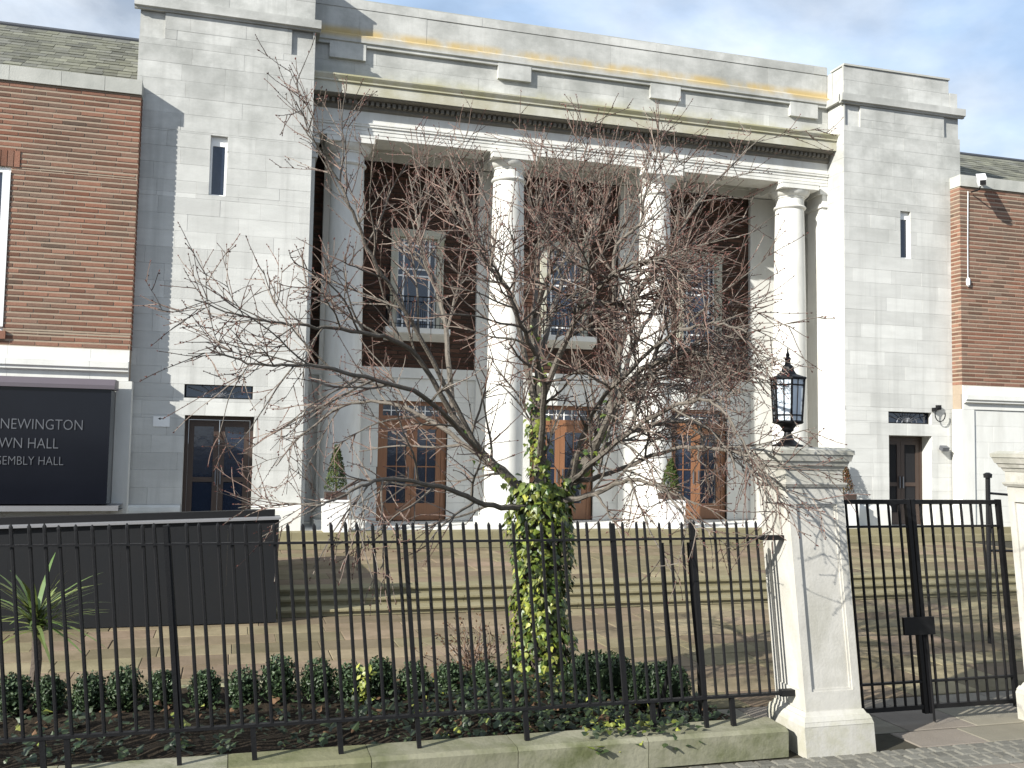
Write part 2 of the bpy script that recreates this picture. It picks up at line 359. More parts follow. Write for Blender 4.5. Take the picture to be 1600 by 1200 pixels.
# street pavement bedding and its pieces
pb = MB(); pb.box(-14, 26, -17.2, -12.63, -0.14, -0.012)
pav = tag(pb.build('pavement', 'joint'), kind='structure')
kb = MB(); kb.box(-14, 26, -17.36, -17.2, -0.15, 0.0)
tag(kb.build('kerb', 'pavement'), kind='structure')
def lay(parent, name, x0, x1, y0, y1, z, wl, ll, mat, h=0.05, c=0.006, joint=0.006, jy=0.028, rows_along_x=True, skip=None, limit=300, key=None):
    cells = []; y = y0; k = 0
    while y < y1 - 0.02:
        l = min(ll if not isinstance(ll, tuple) else R.uniform(*ll), y1 - y)
        x = x0 - R.uniform(0, wl[1])
        while x < x1:
            ww = R.uniform(*wl); a, b_ = max(x, x0), min(x + ww, x1); x += ww
            if b_ - a < 0.06: continue
            if skip and skip((a + b_) / 2, y + l / 2): continue
            cells.append((a + joint / 2, y + jy / 2, b_ - a - joint, l - jy))
        y += l; k += 1
    if key: cells.sort(key=key)
    for i, (a, b_, ww, l) in enumerate(cells[:limit]):
        kk = (name, round(ww, 2), round(l, 2), mat)
        if kk not in BLK:
            q = MB(); q.quad_faces(*slab_geo(0, 0, 0, ww, l, h, c)); BLK[kk] = q.mesh(name, mat)
        o = link(name, BLK[kk], parent, (a, b_, z + R.uniform(-0.0025, 0.0025)), (R.uniform(-.003, .003), R.uniform(-.003, .003), 0))
    if cells[limit:]:
        q = MB()
        for a, b_, ww, l in cells[limit:]: q.quad_faces(*slab_geo(a, b_, z, ww, l, h, c))
        tag(q.build(name, mat, parent), kind='stuff')
inview = lambda x, y: not (-3.5 < x < 9.5)
lay(pav, 'paving_slab', 4.2, 9.6, -13.62, -12.6, 0.0, (0.55, 0.9), 0.6, 'pavement', skip=lambda x, y: False)
lay(pav, 'paving_slab', 2.2, 9.6, -14.05, -13.62, 0.0, (0.6, 0.95), 0.43, 'pavement', skip=lambda x, y: x < 5.35)
lay(pav, 'sett', 1.5, 8.6, -14.55, -14.05, 0.003, (0.10, 0.17), 0.125, 'sett', h=0.05, c=0.012, joint=0.012, jy=.012, limit=280, key=lambda q: -q[1] * 0 + abs(q[0] - 5.2))
lay(pav, 'paving_slab', 2.0, 9.6, -15.75, -14.55, 0.0, (0.6, 0.95), 0.6, 'pavement')

# planting bed
bb = MB()
nx, ny = 60, 22
for j in range(ny + 1):
    for i in range(nx + 1):
        x = -4.5 + 8.7 * i / nx; y = -13.72 + 2.15 * j / ny
        bb.v.append((x, y, 0.17 + 0.035 * math.sin(3.1 * x + 1.7 * y) * math.sin(2.3 * y + x) + R.uniform(-0.025, 0.025)))
for j in range(ny):
    for i in range(nx):
        a = j * (nx + 1) + i; bb.f.append((a, a + 1, a + nx + 2, a + nx + 1))
tag(bb.build('planting_bed', 'soil'), kind='structure')
eb = MB(); 
edge = thing('bed_edging', 'low stone edging along the back of the planting bed', 'edging', (0, -11.5, 0))
x = -4.5
while x < 4.1:
    l = R.uniform(0.6, 0.95); q = MB(); q.quad_faces(*slab_geo(x + .006, -11.6, 0.215 + R.uniform(-.006, .006), l - .012, 0.11, 0.215, 0.012)); q.build('edging_stone', 'mossy_stone', edge); x += l

# forecourt at street level
fb = MB(); fb.box(-9, 24, -12.62, -6.4, -0.15, -0.012)
fore = tag(fb.build('forecourt', 'joint'), kind='structure')
lay(fore, 'paving_slab', -3.6, 14.0, -11.45, -6.95, 0.0, (0.75, 1.15), 0.56, 'flag', limit=298, key=lambda q: (q[1] + 20) + 0.2 * abs(q[0] - 4), skip=lambda x, y: x > 4.2 and y < -11.4)
lay(fore, 'paving_slab', 4.25, 11.0, -12.58, -11.45, 0.0, (0.75, 1.0), 0.565, 'flag')
# shallow steps up to the terrace
STEP_Y = [-6.95, -6.62, -6.29]; STEP_Z = [0.1, 0.2, 0.3]
stp = tag(MB().box(-6, 24, -6.25, -5.0, -0.1, 0.22).build('terrace_steps', 'joint'), kind='structure')
for i, (yy, zz) in enumerate(zip(STEP_Y, STEP_Z)):
    x = -3.0 - R.uniform(0, 1)
    while x < 15:
        l = R.uniform(1.5, 2.3); q = MB()
        d = 0.40
        q.profile_x([(yy - 0.04, zz - .006), (yy - 0.04, zz - 0.034), (yy, zz - 0.042), (yy, zz - 0.1), (yy + d, zz - 0.1), (yy + d, zz), (yy - .034, zz)], x + .003, x + l - .003)
        q.build('step_stone', 'step_stone', stp); x += l
tb = MB(); tb.box(-9, 24, -5.9, 0.5, 0.05, 0.287)
ter = tag(tb.build('terrace', 'joint'), kind='structure')
lay(ter, 'paving_slab', -1.5, 17.5, -5.89, -1.0, 0.299, (0.8, 1.2), 0.61, 'flag', limit=296, key=lambda q: abs(q[0] - 8), h=0.03)
# two steps to the portico floor
psp = tag(MB().box(1.3, 19.0, -0.9, 2.6, 0.0, 0.40).build('portico_floor', 'joint'), kind='structure')
for yy, zz in ((-0.98, 0.45), (-0.55, 0.6)):
    x = -2.0
    while x < 19.5:
        l = R.uniform(1.6, 2.2); q = MB()
        q.profile_x([(yy, zz), (yy, zz - 0.15), (yy + 0.5, zz - 0.15), (yy + 0.5, zz)], x + .003, x + l - .003); q.build('step_stone', 'step_stone', psp); x += l
lay(psp, 'paving_slab', 1.5, 14.84, -0.04, 2.44, 0.597, (0.9, 1.3), 0.62, 'stone', limit=200, h=0.15)
lay(psp, 'paving_slab', 14.86, 19.0, -0.04, 0.5, 0.597, (0.9, 1.3), 0.54, 'stone', h=0.15)

# ================================================================== THE TOWN HALL
hall = thing('town_hall', 'pale stone town hall with columned portico between two plain towers and red brick wings', 'building', (8.16, 0.5, 0.6))
TL = (-2.12, 1.48); TR = (14.85, 18.45)
NBLK = [0]
def stone_wall(parent, x0, x1, z0, z1, y, ch, lens, holes=(), depth=0.06, joint=0.002, mat='ashlar', stuff=False):
    rs = courses(x0, x1, z0, z1, ch, lens, holes, joint)
    if stuff:
        q = MB()
        for (a, b_, c, d) in rs: q.quad_faces(*block_geo(a, y + R.uniform(-.002, .002), b_, c, d, depth, 0.003))
        return tag(q.build('stone_block', mat, parent), kind='stuff')
    for (a, b_, c, d) in rs:
        link('stone_block', block_mesh('stone_block', c, d, depth, 0.0022, mat), parent, (a, y + R.uniform(-.0025, .0025), b_)); NBLK[0] += 1
def slit_window(x0, x1, z0, z1, y):
    wn_ = MB().box(x0 + .002, x1 - .002, y + 0.10, y + 0.155, z0, z0 + 0.04); fr = 0.045
    wn_.box(x0, x0 + fr, y + .09, y + .15, z0 + .04, z1); wn_.box(x1 - fr, x1, y + .09, y + .15, z0 + .04, z1); wn_.box(x0 + fr, x1 - fr, y + .092, y + .148, z1 - .2, z1 - .002)
    o = wn_.build('window', 'white_paint', hall)
    MB().box(x0 + fr, x1 - fr, y + .115, y + .13, z0 + .04, z1 - .2).build('pane', 'window_glass', o)
    MB().box(x0 - .03, x1 + .03, y + .2, y + .22, z0 - .05, z1 + .05).build('backing', 'dark_interior', o)
def tower(xa, xb, attic_top, slit, transom, door, side):
    notch_w = 0.50
    holes = [slit, transom, door]
    notches = [(xb - notch_w, xb + .1, 10.86, 11.42), (xa - .1, xa + notch_w, 10.86, 11.42)]
    core = MB(); ex = [(h[0] - .002, h[1] + .002, h[2] - .002, h[3] + .002) for h in holes]
    wall_core(core, xa + .004, xb - .004, 0.55, 11.69, 0.06, 0.5, ex)
    core.box(xa + .03, (xb - .31) if side > 0 else (xb - .03), 0.085, 0.499, 11.691, attic_top - .03)
    # return wall towards the portico, and the solid behind
    core.box(xa + .006, xb - .31 if side > 0 else xb - .03, 0.5, 3.2, 9.6, attic_top - .03)
    t = core.build('tower', 'ashlar', hall)
    stone_wall(t, xa, xb, 1.14, 11.42, 0.0, 0.3545, (0.75, 1.25), holes + notches)
    # plinth course, with gap at the door
    for s0, s1 in ((xa, door[0] - .02), (door[1] + .02, xb)):
        q = MB(); q.profile_x([(-.10, .56), (-.10, 1.02), (-.085, 1.09), (-.03, 1.138), (.058, 1.138), (.058, .56)], s0, s1); q.build('plinth', 'stone', t)
    # string course and attic
    q = MB(); q.profile_x([(.03, 11.425), (-.04, 11.425), (-.05, 11.46), (-.11, 11.475), (-.11, 11.66), (.03, 11.70)], xa - .11, xb + .11); q.build('string_course', 'ashlar', t)
    stone_wall(t, xa + .02, xb - .30 if side > 0 else xb - .02, 11.70, attic_top, 0.03, 0.38, (0.8, 1.3))
    q = MB(); q.box(xa + .02, (xb - .30 if side > 0 else xb - .02), -.005, .6, attic_top - .03 + .032, attic_top + .05); q.build('attic_coping', 'coping', t)
    return t
slitL = (-0.62, -0.28, 7.62, 8.90); transL = (-0.95, 0.42, 3.34, 3.64); doorL = (-0.92, 0.46, 0.6, 2.98)
slitR = (16.55, 16.86, 7.52, 8.76); transR = (16.14, 17.46, 3.22, 3.52); doorR = (16.15, 17.44, 0.6, 2.90)
tl = tower(*TL, 12.9, slitL, transL, doorL, -1)
tr_ = tower(*TR, 12.44, slitR, transR, doorR, 1)
MB().box(18.16, 18.40, .025, .45, 11.70, 12.10).build('attic_step', 'ashlar', tr_)
slit_window(*slitL, 0); slit_window(*slitR, 0)
# inner sides of the towers facing the portico, cut in long stones
for (xf, sgn, tw) in ((TR[0], -1, tr_), (TL[1], 1, tl)):
    core = MB(); xx = xf - sgn * .02; core.box(min(xx, xx - sgn * .4), max(xx, xx - sgn * .4), 0.5, 3.0, 0.55, 9.6); core.build('side_wall', 'ashlar', tw)
    q = MB(); n = 30; hgt = (11.42 - 1.14) / 29
    for k in range(30):
        z0 = 0.79 + k * hgt if k else 0.6
        za, zb = (0.6, 1.14) if k == 0 else (1.14 + (k - 1) * hgt, 1.14 + k * hgt)
        ys = [0.0, 0.62 if k % 2 else 1.1, 1.7, 2.44]
        for ya, yb in zip(ys, ys[1:]):
            g = block_geo(ya + .002, 0, za + .002, yb - ya - .004, zb - za - .004, 0.05, .003)
            vs = [(xf + sgn * (0.0 - y) + R.uniform(0, 0), x, z) for x, y, z in g[0]]
            q.quad_faces(vs, [f_[::-1] if sgn > 0 else f_ for f_ in g[1]])
    tag(q.build('stone_block', 'ashlar', tw), kind='stuff')
    # upper return of string course
    MB().box(min(xf, xf + sgn * .11), max(xf, xf + sgn * .11), -.0, 1.0, 11.478, 11.66).build('string_course', 'ashlar', tw)
# transom grilles and doors of the towers
def transom(h, y=0.0):
    x0, x1, z0, z1 = h
    f = MB().box(x0, x1, y + .12, y + .16, z0, z0 + .03).box(x0, x1, y + .12, y + .16, z1 - .03, z1).box(x0, x0 + .03, y + .12, y + .16, z0 + .03, z1 - .03).box(x1 - .03, x1, y + .12, y + .16, z0 + .03, z1 - .03)
    o = f.build('transom_window', 'iron', hall)
    MB().box(x0 - .02, x1 + .02, y + .17, y + .185, z0 - .02, z1 + .02).build('pane', 'window_glass', o)
    g = MB(); n = 5; cx_, cz_ = (x0 + x1) / 2, z0 + .03
    for i in range(1, 10):
        a = math.pi * i / 10; g.tube([(cx_, y + .135, cz_), (cx_ + math.cos(a) * min((x1 - x0) / 2 - .03, (z1 - z0 - .03) / max(.05, math.sin(a))) , y + .135, min(z1 - .02, cz_ + math.sin(a) * min((x1 - x0) / 2 - .03, (z1 - z0) / max(.05, math.sin(a)))))], .009, 4)
    for rr in (.09, .18): g.tube([(cx_ + rr * 1.7 * math.cos(math.pi * t / 10), y + .133, cz_ + rr * math.sin(math.pi * t / 10)) for t in range(11)], .008, 4)
    g.build('grille', 'silver', o)
transom(transL); transom(transR)
def tower_door(h, y, glass):
    x0, x1, z0, z1 = h
    f = MB().box(x0, x0 + .07, y, y + .08, z0, z1).box(x1 - .07, x1, y, y + .08, z0, z1).box(x0 + .07, x1 - .07, y, y + .08, z1 - .08, z1)
    o = f.build('door', 'dark_wood', hall)
    xm = (x0 + x1) / 2
    for a, b_ in ((x0 + .075, xm - .004), (xm + .004, x1 - .075)):
        lf = MB().box(a, a + .11, y + .02, y + .07, z0 + .01, z1 - .085).box(b_ - .11, b_, y + .02, y + .07, z0 + .01, z1 - .085)
        lf.box(a + .11, b_ - .11, y + .02, y + .07, z0 + .01, z0 + .32).box(a + .11, b_ - .11, y + .02, y + .07, z1 - .22, z1 - .085).box(a + .11, b_ - .11, y + .021, y + .069, z0 + 1.0, z0 + 1.1)
        lf.build('door_leaf', 'dark_wood', o)
        MB().box(a + .11, b_ - .11, y + .04, y + .05, z0 + .32, z1 - .22).build('pane', 'window_glass' if glass else 'dark_interior', o)
        MB().box((a + .03) if a > xm else (b_ - .06), (a + .06) if a > xm else (b_ - .03), y - .02, y + .02, z0 + .95, z0 + 1.25).build('handle', 'silver', o)
tower_door(doorL, .26, True); tower_door(doorR, .36, False)

# --- entablature, parapet, ceiling
XA, XB = TL[1] + .01, TR[0] - .01
arch = MB(); arch.profile_x([(.70, 9.42), (.70, 9.50), (.69, 9.50), (.69, 9.585), (.675, 9.59), (.675, 9.655), (.645, 9.665), (.645, 9.70), (.63, 9.715), (.63, 9.745), (.68, 9.755), (.68, 10.10), (1.45, 10.10), (1.45, 9.42)], XA, XB)
arch.build('architrave', 'portland', hall)
corn = MB(); corn.profile_x([(.70, 10.265), (.31, 10.265), (.31, 10.50), (.27, 10.515), (.27, 10.545), (.23, 10.60), (.21, 10.63), (.21, 10.665), (.66, 10.76), (.75, 10.76), (.75, 10.265)], XA, XB)
cornice = corn.build('cornice', 'cornice_stone', hall)
MB().profile_x([(.66, 10.02), (.62, 10.06), (.62, 10.11), (.60, 10.12), (.60, 10.215), (.34, 10.245), (.34, 10.263), (.75, 10.263), (.75, 10.02)], XA, XB).build('bed_moulding', 'shaded_stone', cornice)
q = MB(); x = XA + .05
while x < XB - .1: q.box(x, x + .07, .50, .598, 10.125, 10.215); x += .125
tag(q.build('dentil', 'shaded_stone', cornice), kind='stuff')
par = MB(); par.box(XA, XB, .74, 1.3, 10.7, 12.585).build('parapet', 'parapet_stone', hall)
parapet = bpy.data.objects['parapet']
stone_wall(parapet, XA, XB, 10.765, 11.48, .68, .36, (1.3, 1.75), mat='parapet_stone')
stone_wall(parapet, XA, XB, 11.80, 12.40, .70, .60, (1.3, 1.75), mat='parapet_stone')
q = MB(); q.profile_x([(.74, 11.484), (.60, 11.484), (.60, 11.55), (.56, 11.57), (.56, 11.72), (.62, 11.76), (.69, 11.80), (.74, 11.80)], XA, XB); q.build('string_course', 'parapet_stone', parapet)
stone_wall(parapet, XA, XB, 12.40, 12.60, .685, .2, (1.2, 1.7), depth=.07, mat='parapet_stone')
MB().box(XA, XB, .70, 1.3, 12.602, 12.63).build('parapet_coping', 'coping', parapet)
for xc in (2.25, 6.20, 10.13, 14.08): MB().box(xc - .41, xc + .41, .59, .678, 11.17, 11.55).build('drop_block', 'parapet_stone', parapet)
for xc in (2.25, 6.20, 10.13, 14.08): pass
ceil = MB().box(XA, XB, 1.45, 2.6, 9.78, 10.1).build('portico_ceiling', 'portland', hall)
COLX = [2.38, 6.235, 10.09, 13.95]
for i in range(3):
    a, b_ = COLX[i] + .42, COLX[i + 1] - .42
    fr = MB()
    for k, (ins, z) in enumerate(((0.0, 9.62), (0.10, 9.70))):
        fr.box(a + ins, b_ - ins, 1.452 + ins, 1.452 + ins + .10, z, 9.779).box(a + ins, b_ - ins, 2.34 - ins, 2.44 - ins, z, 9.779)
        fr.box(a + ins, a + ins + .10, 1.552 + ins, 2.34 - ins, z, 9.779).box(b_ - ins - .10, b_ - ins, 1.552 + ins, 2.34 - ins, z, 9.779)
    fr.build('ceiling_coffer', 'portland', ceil)
for xc in COLX: MB().box(xc - .40, xc + .40, 1.46, 2.44, 9.425, 9.777).build('ceiling_beam', 'portland', ceil)

# --- columns
for xc in COLX:
    H0, H1 = 0.6, 9.42; prof = []
    for k in range(15):
        t = k / 14; r = 0.455 - 0.085 * (t ** 1.7); prof.append((r, 1.02 + t * (8.78 - 1.02)))
    prof = [(0.50, 0.985), (0.47, 1.0)] + prof
    c = MB().lathe(prof, xc, 1.08, 40).build('column', 'portland', hall, smooth=True)
    b = MB(); b.box(xc - .57, xc + .57, .51, 1.65, .6, .78)
    b.lathe([(.55, .781), (.58, .83), (.575, .88), (.54, .92), (.50, .935), (.50, .984)], xc, 1.08, 40); b.build('column_base', 'portland', c, smooth=True)
    cp = MB(); cp.lathe([(.37, 8.781), (.41, 8.80), (.425, 8.83), (.41, 8.86), (.37, 8.88), (.37, 9.06), (.40, 9.075), (.40, 9.10), (.44, 9.12), (.50, 9.18), (.525, 9.25)], xc, 1.08, 40)
    cp.box(xc - .54, xc + .54, .545, 1.62, 9.251, 9.37); cp.box(xc - .56, xc + .56, .535, 1.63, 9.371, 9.419); cp.build('capital', 'portland', c, smooth=True)
for xf, s in ((TR[0], -1), (TL[1], 1)):
    a = MB(); x0, x1 = sorted((xf, xf + s * .13)); a.box(x0, x1, .74, 1.42, .6, 8.86)
    x0, x1 = sorted((xf, xf + s * .18)); a.box(x0, x1, .70, 1.46, 8.861, 8.95); x0, x1 = sorted((xf, xf + s * .14)); a.box(x0, x1, .73, 1.43, 8.951, 9.2); x0, x1 = sorted((xf, xf + s * .22)); a.box(x0, x1, .705, 1.5, 9.201, 9.41)
    a.build('anta', 'portland', hall)

# --- back wall of the portico
BY = 2.45; BAYS = [4.30, 8.165, 12.03]
wins = [(c - .66, c + .66, 5.30, 7.75) for c in BAYS]
drs = [(c - .86, c + .86, .6, 3.52) for c in BAYS]
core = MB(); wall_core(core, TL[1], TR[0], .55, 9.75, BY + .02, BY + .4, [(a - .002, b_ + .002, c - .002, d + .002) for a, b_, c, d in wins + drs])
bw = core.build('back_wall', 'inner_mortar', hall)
pil = [(c - .42, c + .42) for c in COLX]
bh = [(a - .001, b_ + .001, 4.0, 9.8) for a, b_ in pil] + wins
q = MB()
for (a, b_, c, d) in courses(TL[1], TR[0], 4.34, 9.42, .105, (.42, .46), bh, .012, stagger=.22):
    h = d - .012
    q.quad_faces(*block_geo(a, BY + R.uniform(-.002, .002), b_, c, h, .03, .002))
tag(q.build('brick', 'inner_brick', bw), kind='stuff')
q = MB()
for (a, b_, c, d) in courses(TL[1], TR[0], .6, 4.08, .435, (.8, 1.2), drs, .004): q.quad_faces(*block_geo(a, BY - .02 + R.uniform(-.002, .002), b_, c, d, .06, .003))
tag(q.build('stone_block', 'stone', bw), kind='stuff')
MB().box(TL[1], TR[0], BY - .07, BY + .05, 4.084, 4.336).build('stone_band', 'stone', bw)
MB().box(TL[1] + .002, TR[0] - .002, BY - .06, BY + .05, 9.424, 9.62).build('stone_band', 'stone', bw)
for a, b_ in pil:
    MB().box(a, b_, BY - .10, BY + .05, 4.34, 9.40).build('pilaster', 'stone', bw)
    MB().box(a + .02, b_ - .02, BY - .10, BY - .021, .6, 4.08).build('pilaster', 'stone', bw)
def casement(x0, x1, z0, z1, y, parent):
    xs = [x0, x0 + (x1 - x0) * .17, x0 + (x1 - x0) * .83, x1]; H = z1 - z0
    zs = [z0, z0 + H * .10, z0 + H * .585, z0 + H * .66, z1 - H * .075, z1]
    f = MB(); t = .022
    for i, xx in enumerate(xs): a = t * 1.5 if i in (0, 3) else t; f.box(max(x0, xx - a), min(x1, xx + a), y, y + .06, z0, z1)
    for j, zz in enumerate(zs): a = t * 1.4 if j in (0, 5) else t * .9; f.box(x0 + .001, x1 - .001, y + .003, y + .057, max(z0, zz - a), min(z1, zz + a))
    f.build('window_frame', 'white_paint', parent)
    for i in range(3):
        for j in range(5): MB().box(xs[i], xs[i + 1], y + .026 + .0006 * i, y + .034 + .0006 * j, zs[j], zs[j + 1]).build('pane', 'window_glass', parent)
for a, b_, c, d in wins:
    s = MB(); w_ = .17
    s.box(a, a + w_, BY - .06, BY + .22, c, d - w_).box(b_ - w_, b_, BY - .06, BY + .22, c, d - w_).box(a - .03, b_ + .03, BY - .07, BY + .22, d - w_ + .001, d + .03)
    o = s.build('window', 'cornice_stone', hall)
    casement(a + w_, b_ - w_, c + .02, d - w_, BY + .08, o)
    MB().box(a + .1, b_ - .1, BY + .3, BY + .31, c - .1, d).build('backing', 'dark_interior', o)
    MB().profile_x([(BY + .2, c + .018), (BY - .36, c), (BY - .36, c - .13), (BY - .30, c - .16), (BY + .015, c - .30), (BY + .2, c - .30)], a - .14, b_ + .14).build('sill', 'stone', o)
    rl = MB(); zt = c + .75; n = 14
    for k in range(n + 1):
        xx = a - .10 + (b_ - a + .20) * k / n; rl.tube([(xx, BY - .32, c + .002), (xx, BY - .32, zt)], .008, 4)
    rl.box(a - .11, b_ + .11, BY - .335, BY - .305, zt, zt + .03).box(a - .11, b_ + .11, BY - .33, BY - .31, c + .08, c + .10)
    for xx in (a - .10, b_ + .10):
        rl.box(xx - .012, xx + .012, BY - .304, BY - .0, zt, zt + .025)
        for k in range(1, 4): rl.tube([(xx, BY - .32 + .08 * k, c + .01), (xx, BY - .32 + .08 * k, zt)], .008, 4)
    rl.build('balcony_railing', 'iron', o)
for a, b_, c, d in drs:
    y = BY + .12
    f = MB().box(a, a + .12, y, y + .1, c, d).box(b_ - .12, b_, y, y + .1, c, d).box(a + .12, b_ - .12, y, y + .1, d - .10, d).box(a + .12, b_ - .12, y + .001, y + .099, c + 2.42, c + 2.56)
    o = f.build('door', 'wood', hall)
    MB().box(a + .12, b_ - .12, y + .05, y + .06, c + 2.56, d - .10).build('transom_pane', 'window_glass', o)
    tg = MB()
    for k in range(1, 7): xx = a + .12 + (b_ - a - .24) * k / 7; tg.box(xx - .012, xx + .012, y + .03, y + .05, c + 2.56, d - .10)
    tg.box(a + .12, b_ - .12, y + .031, y + .049, c + 2.68, c + 2.70); tg.build('transom_bars', 'white_paint', o)
    xm = (a + b_) / 2
    for p0, p1 in ((a + .125, xm - .004), (xm + .004, b_ - .125)):
        lf = MB().box(p0, p0 + .13, y + .02, y + .075, c + .01, c + 2.415).box(p1 - .13, p1, y + .02, y + .075, c + .01, c + 2.415)
        lf.box(p0 + .13, p1 - .13, y + .02, y + .075, c + .01, c + .42).box(p0 + .13, p1 - .13, y + .02, y + .075, c + 2.24, c + 2.415)
        lf.build('door_leaf', 'wood', o)
        MB().box(p0 + .13, p1 - .13, y + .04, y + .05, c + .42, c + 2.24).build('pane', 'dark_interior' if p0 > xm + 9 else 'window_glass', o)
        gx = (p0 + p1) / 2; MB().box(gx - .012, gx + .012, y + .025, y + .04, c + .42, c + 2.24).box(p0 + .13, p1 - .13, y + .026, y + .039, c + 1.3, c + 1.33).build('glazing_bar', 'wood', o)
        hx = p1 - .075 if p0 < xm else p0 + .075; MB().box(hx - .012, hx + .012, y - .02, y + .02, c + .95, c + 1.3).build('handle', 'silver', o)
    MB().box(a, b_, y + .25, y + .26, c, d).build('backing', 'dark_interior', o)

# --- brick wings
WY = -0.35
def wing(x0, x1, holes, inner, ridge_y, ridge_z, vis, copz=(9.46, 9.77)):
    core = MB(); ex = [(a - .002, b_ + .002, c - .002, d + .002) for a, b_, c, d in holes]
    wall_core(core, x0, x1, 4.0, 9.47, WY + .008, WY + .4, ex); wall_core(core, x0 + .003, x1 - .003, .3, 4.0, WY + .06, WY + .4)
    core.box(x0 + .01, x1 - .01, WY + .4, 4.0, 0.3, 9.3)
    o = core.build('brick_wing', 'brick_mortar', hall)
    near, far = [], []
    for r in courses(x0, x1, 4.24, 9.455, .109, (.40, .48), holes, .014, stagger=.23):
        cx_ = r[0] + r[2] / 2
        (near if vis(cx_) else far).append(r)
    for a, b_, c, d in near:
        link('brick', block_mesh('brick', c, d - .026, .012, .003, 'brick'), o, (a, WY + R.uniform(-.003, .002), b_ + .013))
    if far:
        q = MB()
        for a, b_, c, d in far: q.quad_faces(*block_geo(a, WY + R.uniform(-.003, .002), b_ + .013, c, d - .026, .012, .003))
        tag(q.build('brick', 'brick', o), kind='stuff')
    # bricks on the short return beside the tower
    q = MB(); sgn = 1 if inner == x1 else -1
    for k in range(48):
        zz = 4.24 + k * .1086
        for ya, yb in (((WY, WY + .22), (WY + .23, 0)) if k % 2 else ((WY, WY + .10), (WY + .11, 0))):
            xa_, xb_ = sorted((inner - sgn * .01, inner + sgn * .008)); q.box(xa_, xb_, ya + .002, yb - .002, zz + .02, zz + .089)
    tag(q.build('brick', 'brick', o), kind='stuff')
    # coping stones
    x = x0
    while x < x1 - .01:
        l = min(R.uniform(.8, 1.1), x1 + .02 - x)
        if x1 + .02 - x - l < .3: l = x1 + .02 - x
        MB().box(x + .003 - (.02 if x == x0 else 0), x + l - .003, WY - .045 + R.uniform(-.003, .003), WY + .42, copz[0] + .012, copz[1]).build('coping_stone', 'coping', o); x += l
    # stone band above the ground floor
    x = x0
    while x < x1 - .01:
        l = min(R.uniform(1.0, 1.5), x1 - x)
        if x1 - x - l < .4: l = x1 - x
        MB().profile_x([(WY - .03, 4.235), (WY - .03, 4.03), (WY - .05, 4.02), (WY - .16, 3.99), (WY - .16, 3.87), (WY - .12, 3.84), (WY - .12, 3.80), (WY - .03, 3.77), (WY - .03, 3.62), (WY + .02, 3.62), (WY + .02, 4.235)], x + .002, x + l - .002).build('band_stone', 'stone', o); x += l
    stone_wall(o, x0, x1, .3, 3.61, WY, .41, (.8, 1.2), stuff=True, mat='stone')
    # roof: slates on a pitched deck
    ey, ez = WY + .45, 9.55
    rf = MB(); rx0, rx1 = (x0, min(x1, TL[0] - .01)) if sgn > 0 else (max(x0, TR[1] + .01), x1 + 3)
    rf.profile_x([(ey, ez - .02), (ridge_y, ridge_z - .02), (ridge_y + .4, ridge_z - .4), (ey, ez - .4)], rx0, rx1)
    roof = rf.build('roof', 'ridge', hall)
    sl = math.hypot(ridge_y - ey, ridge_z - ez); uy, uz = (ridge_y - ey) / sl, (ridge_z - ez) / sl; ny, nz = -uz, uy
    rows = int(sl / .27); stf = MB(); cnt = 0
    for r_ in range(rows):
        x = rx0 - (.16 if r_ % 2 else 0) - R.uniform(0, .05)
        while x < rx1:
            w_ = R.uniform(.27, .36); a = max(x, rx0); b_ = min(x + w_, rx1); x += w_
            if b_ - a < .08: continue
            s0 = r_ * .27; s1 = min(sl, s0 + .38); lift = .012 + R.uniform(0, .014)
            P = lambda s, n: (ey + uy * s + ny * n, ez + uz * s + nz * n)
            pr = [P(s0, lift), P(s1, .004), P(s1, -.006), P(s0, lift - .014)]
            if vis(a) and r_ >= rows - 13:
                MB().profile_x(pr, a + .003, b_ - .003).build('slate', 'slate', roof); cnt += 1
            else: stf.profile_x(pr, a + .003, b_ - .003)
    tag(stf.build('slate', 'slate', roof), kind='stuff')
    MB().tube([(rx0, ridge_y, ridge_z + .0), (rx1, ridge_y, ridge_z + .0)], .075, 8).build('ridge_tile', 'ridge', roof)
    return o
winL = (-6.0, -4.32, 4.52, 7.75)
wingL = wing(-9.0, -2.0, [winL], -2.0, 4.8, 12.62, lambda x: x > -4.75)
wingR = wing(18.12, 24.0, [], 18.12, 3.9, 11.95, lambda x: False)
o = MB().box(winL[0], winL[1], WY + .06, WY + .2, winL[2], winL[2] + .08).box(winL[0], winL[0] + .1, WY + .05, WY + .2, winL[2] + .08, winL[3]).box(winL[1] - .14, winL[1], WY - .02, WY + .2, winL[2] + .08, winL[3] - .1).box(winL[0] + .1, winL[1], WY + .05, WY + .2, winL[3] - .1, winL[3]).build('window', 'white_paint', hall)
MB().box(winL[0] + .1, winL[1] - .14, WY + .1, WY + .12, winL[2] + .08, winL[3] - .1).build('pane', 'window_glass', o)
MB().box(winL[0] - .06, winL[1] + .06, WY - .06, WY + .06, winL[2] - .16, winL[2] - .002).build('sill', 'brick', o)
lt = MB()
for k in range(9):
    x = winL[1] + .10 - k * .115; lt.box(x - .05, x + .05, WY - .012, WY + .01, winL[3] + .01, winL[3] + .33)
lt.build('lintel', 'brick', o)
# pilaster strip at the end of the left wing's ground floor
MB().box(-2.22, -1.93, WY - .05, WY + .3, .3, 3.615).build('pilaster', 'stone', wingL)
MB().box(18.05, 18.45, WY - .04, WY + .3, .3, 3.615).build('pilaster', 'stone', wingR)

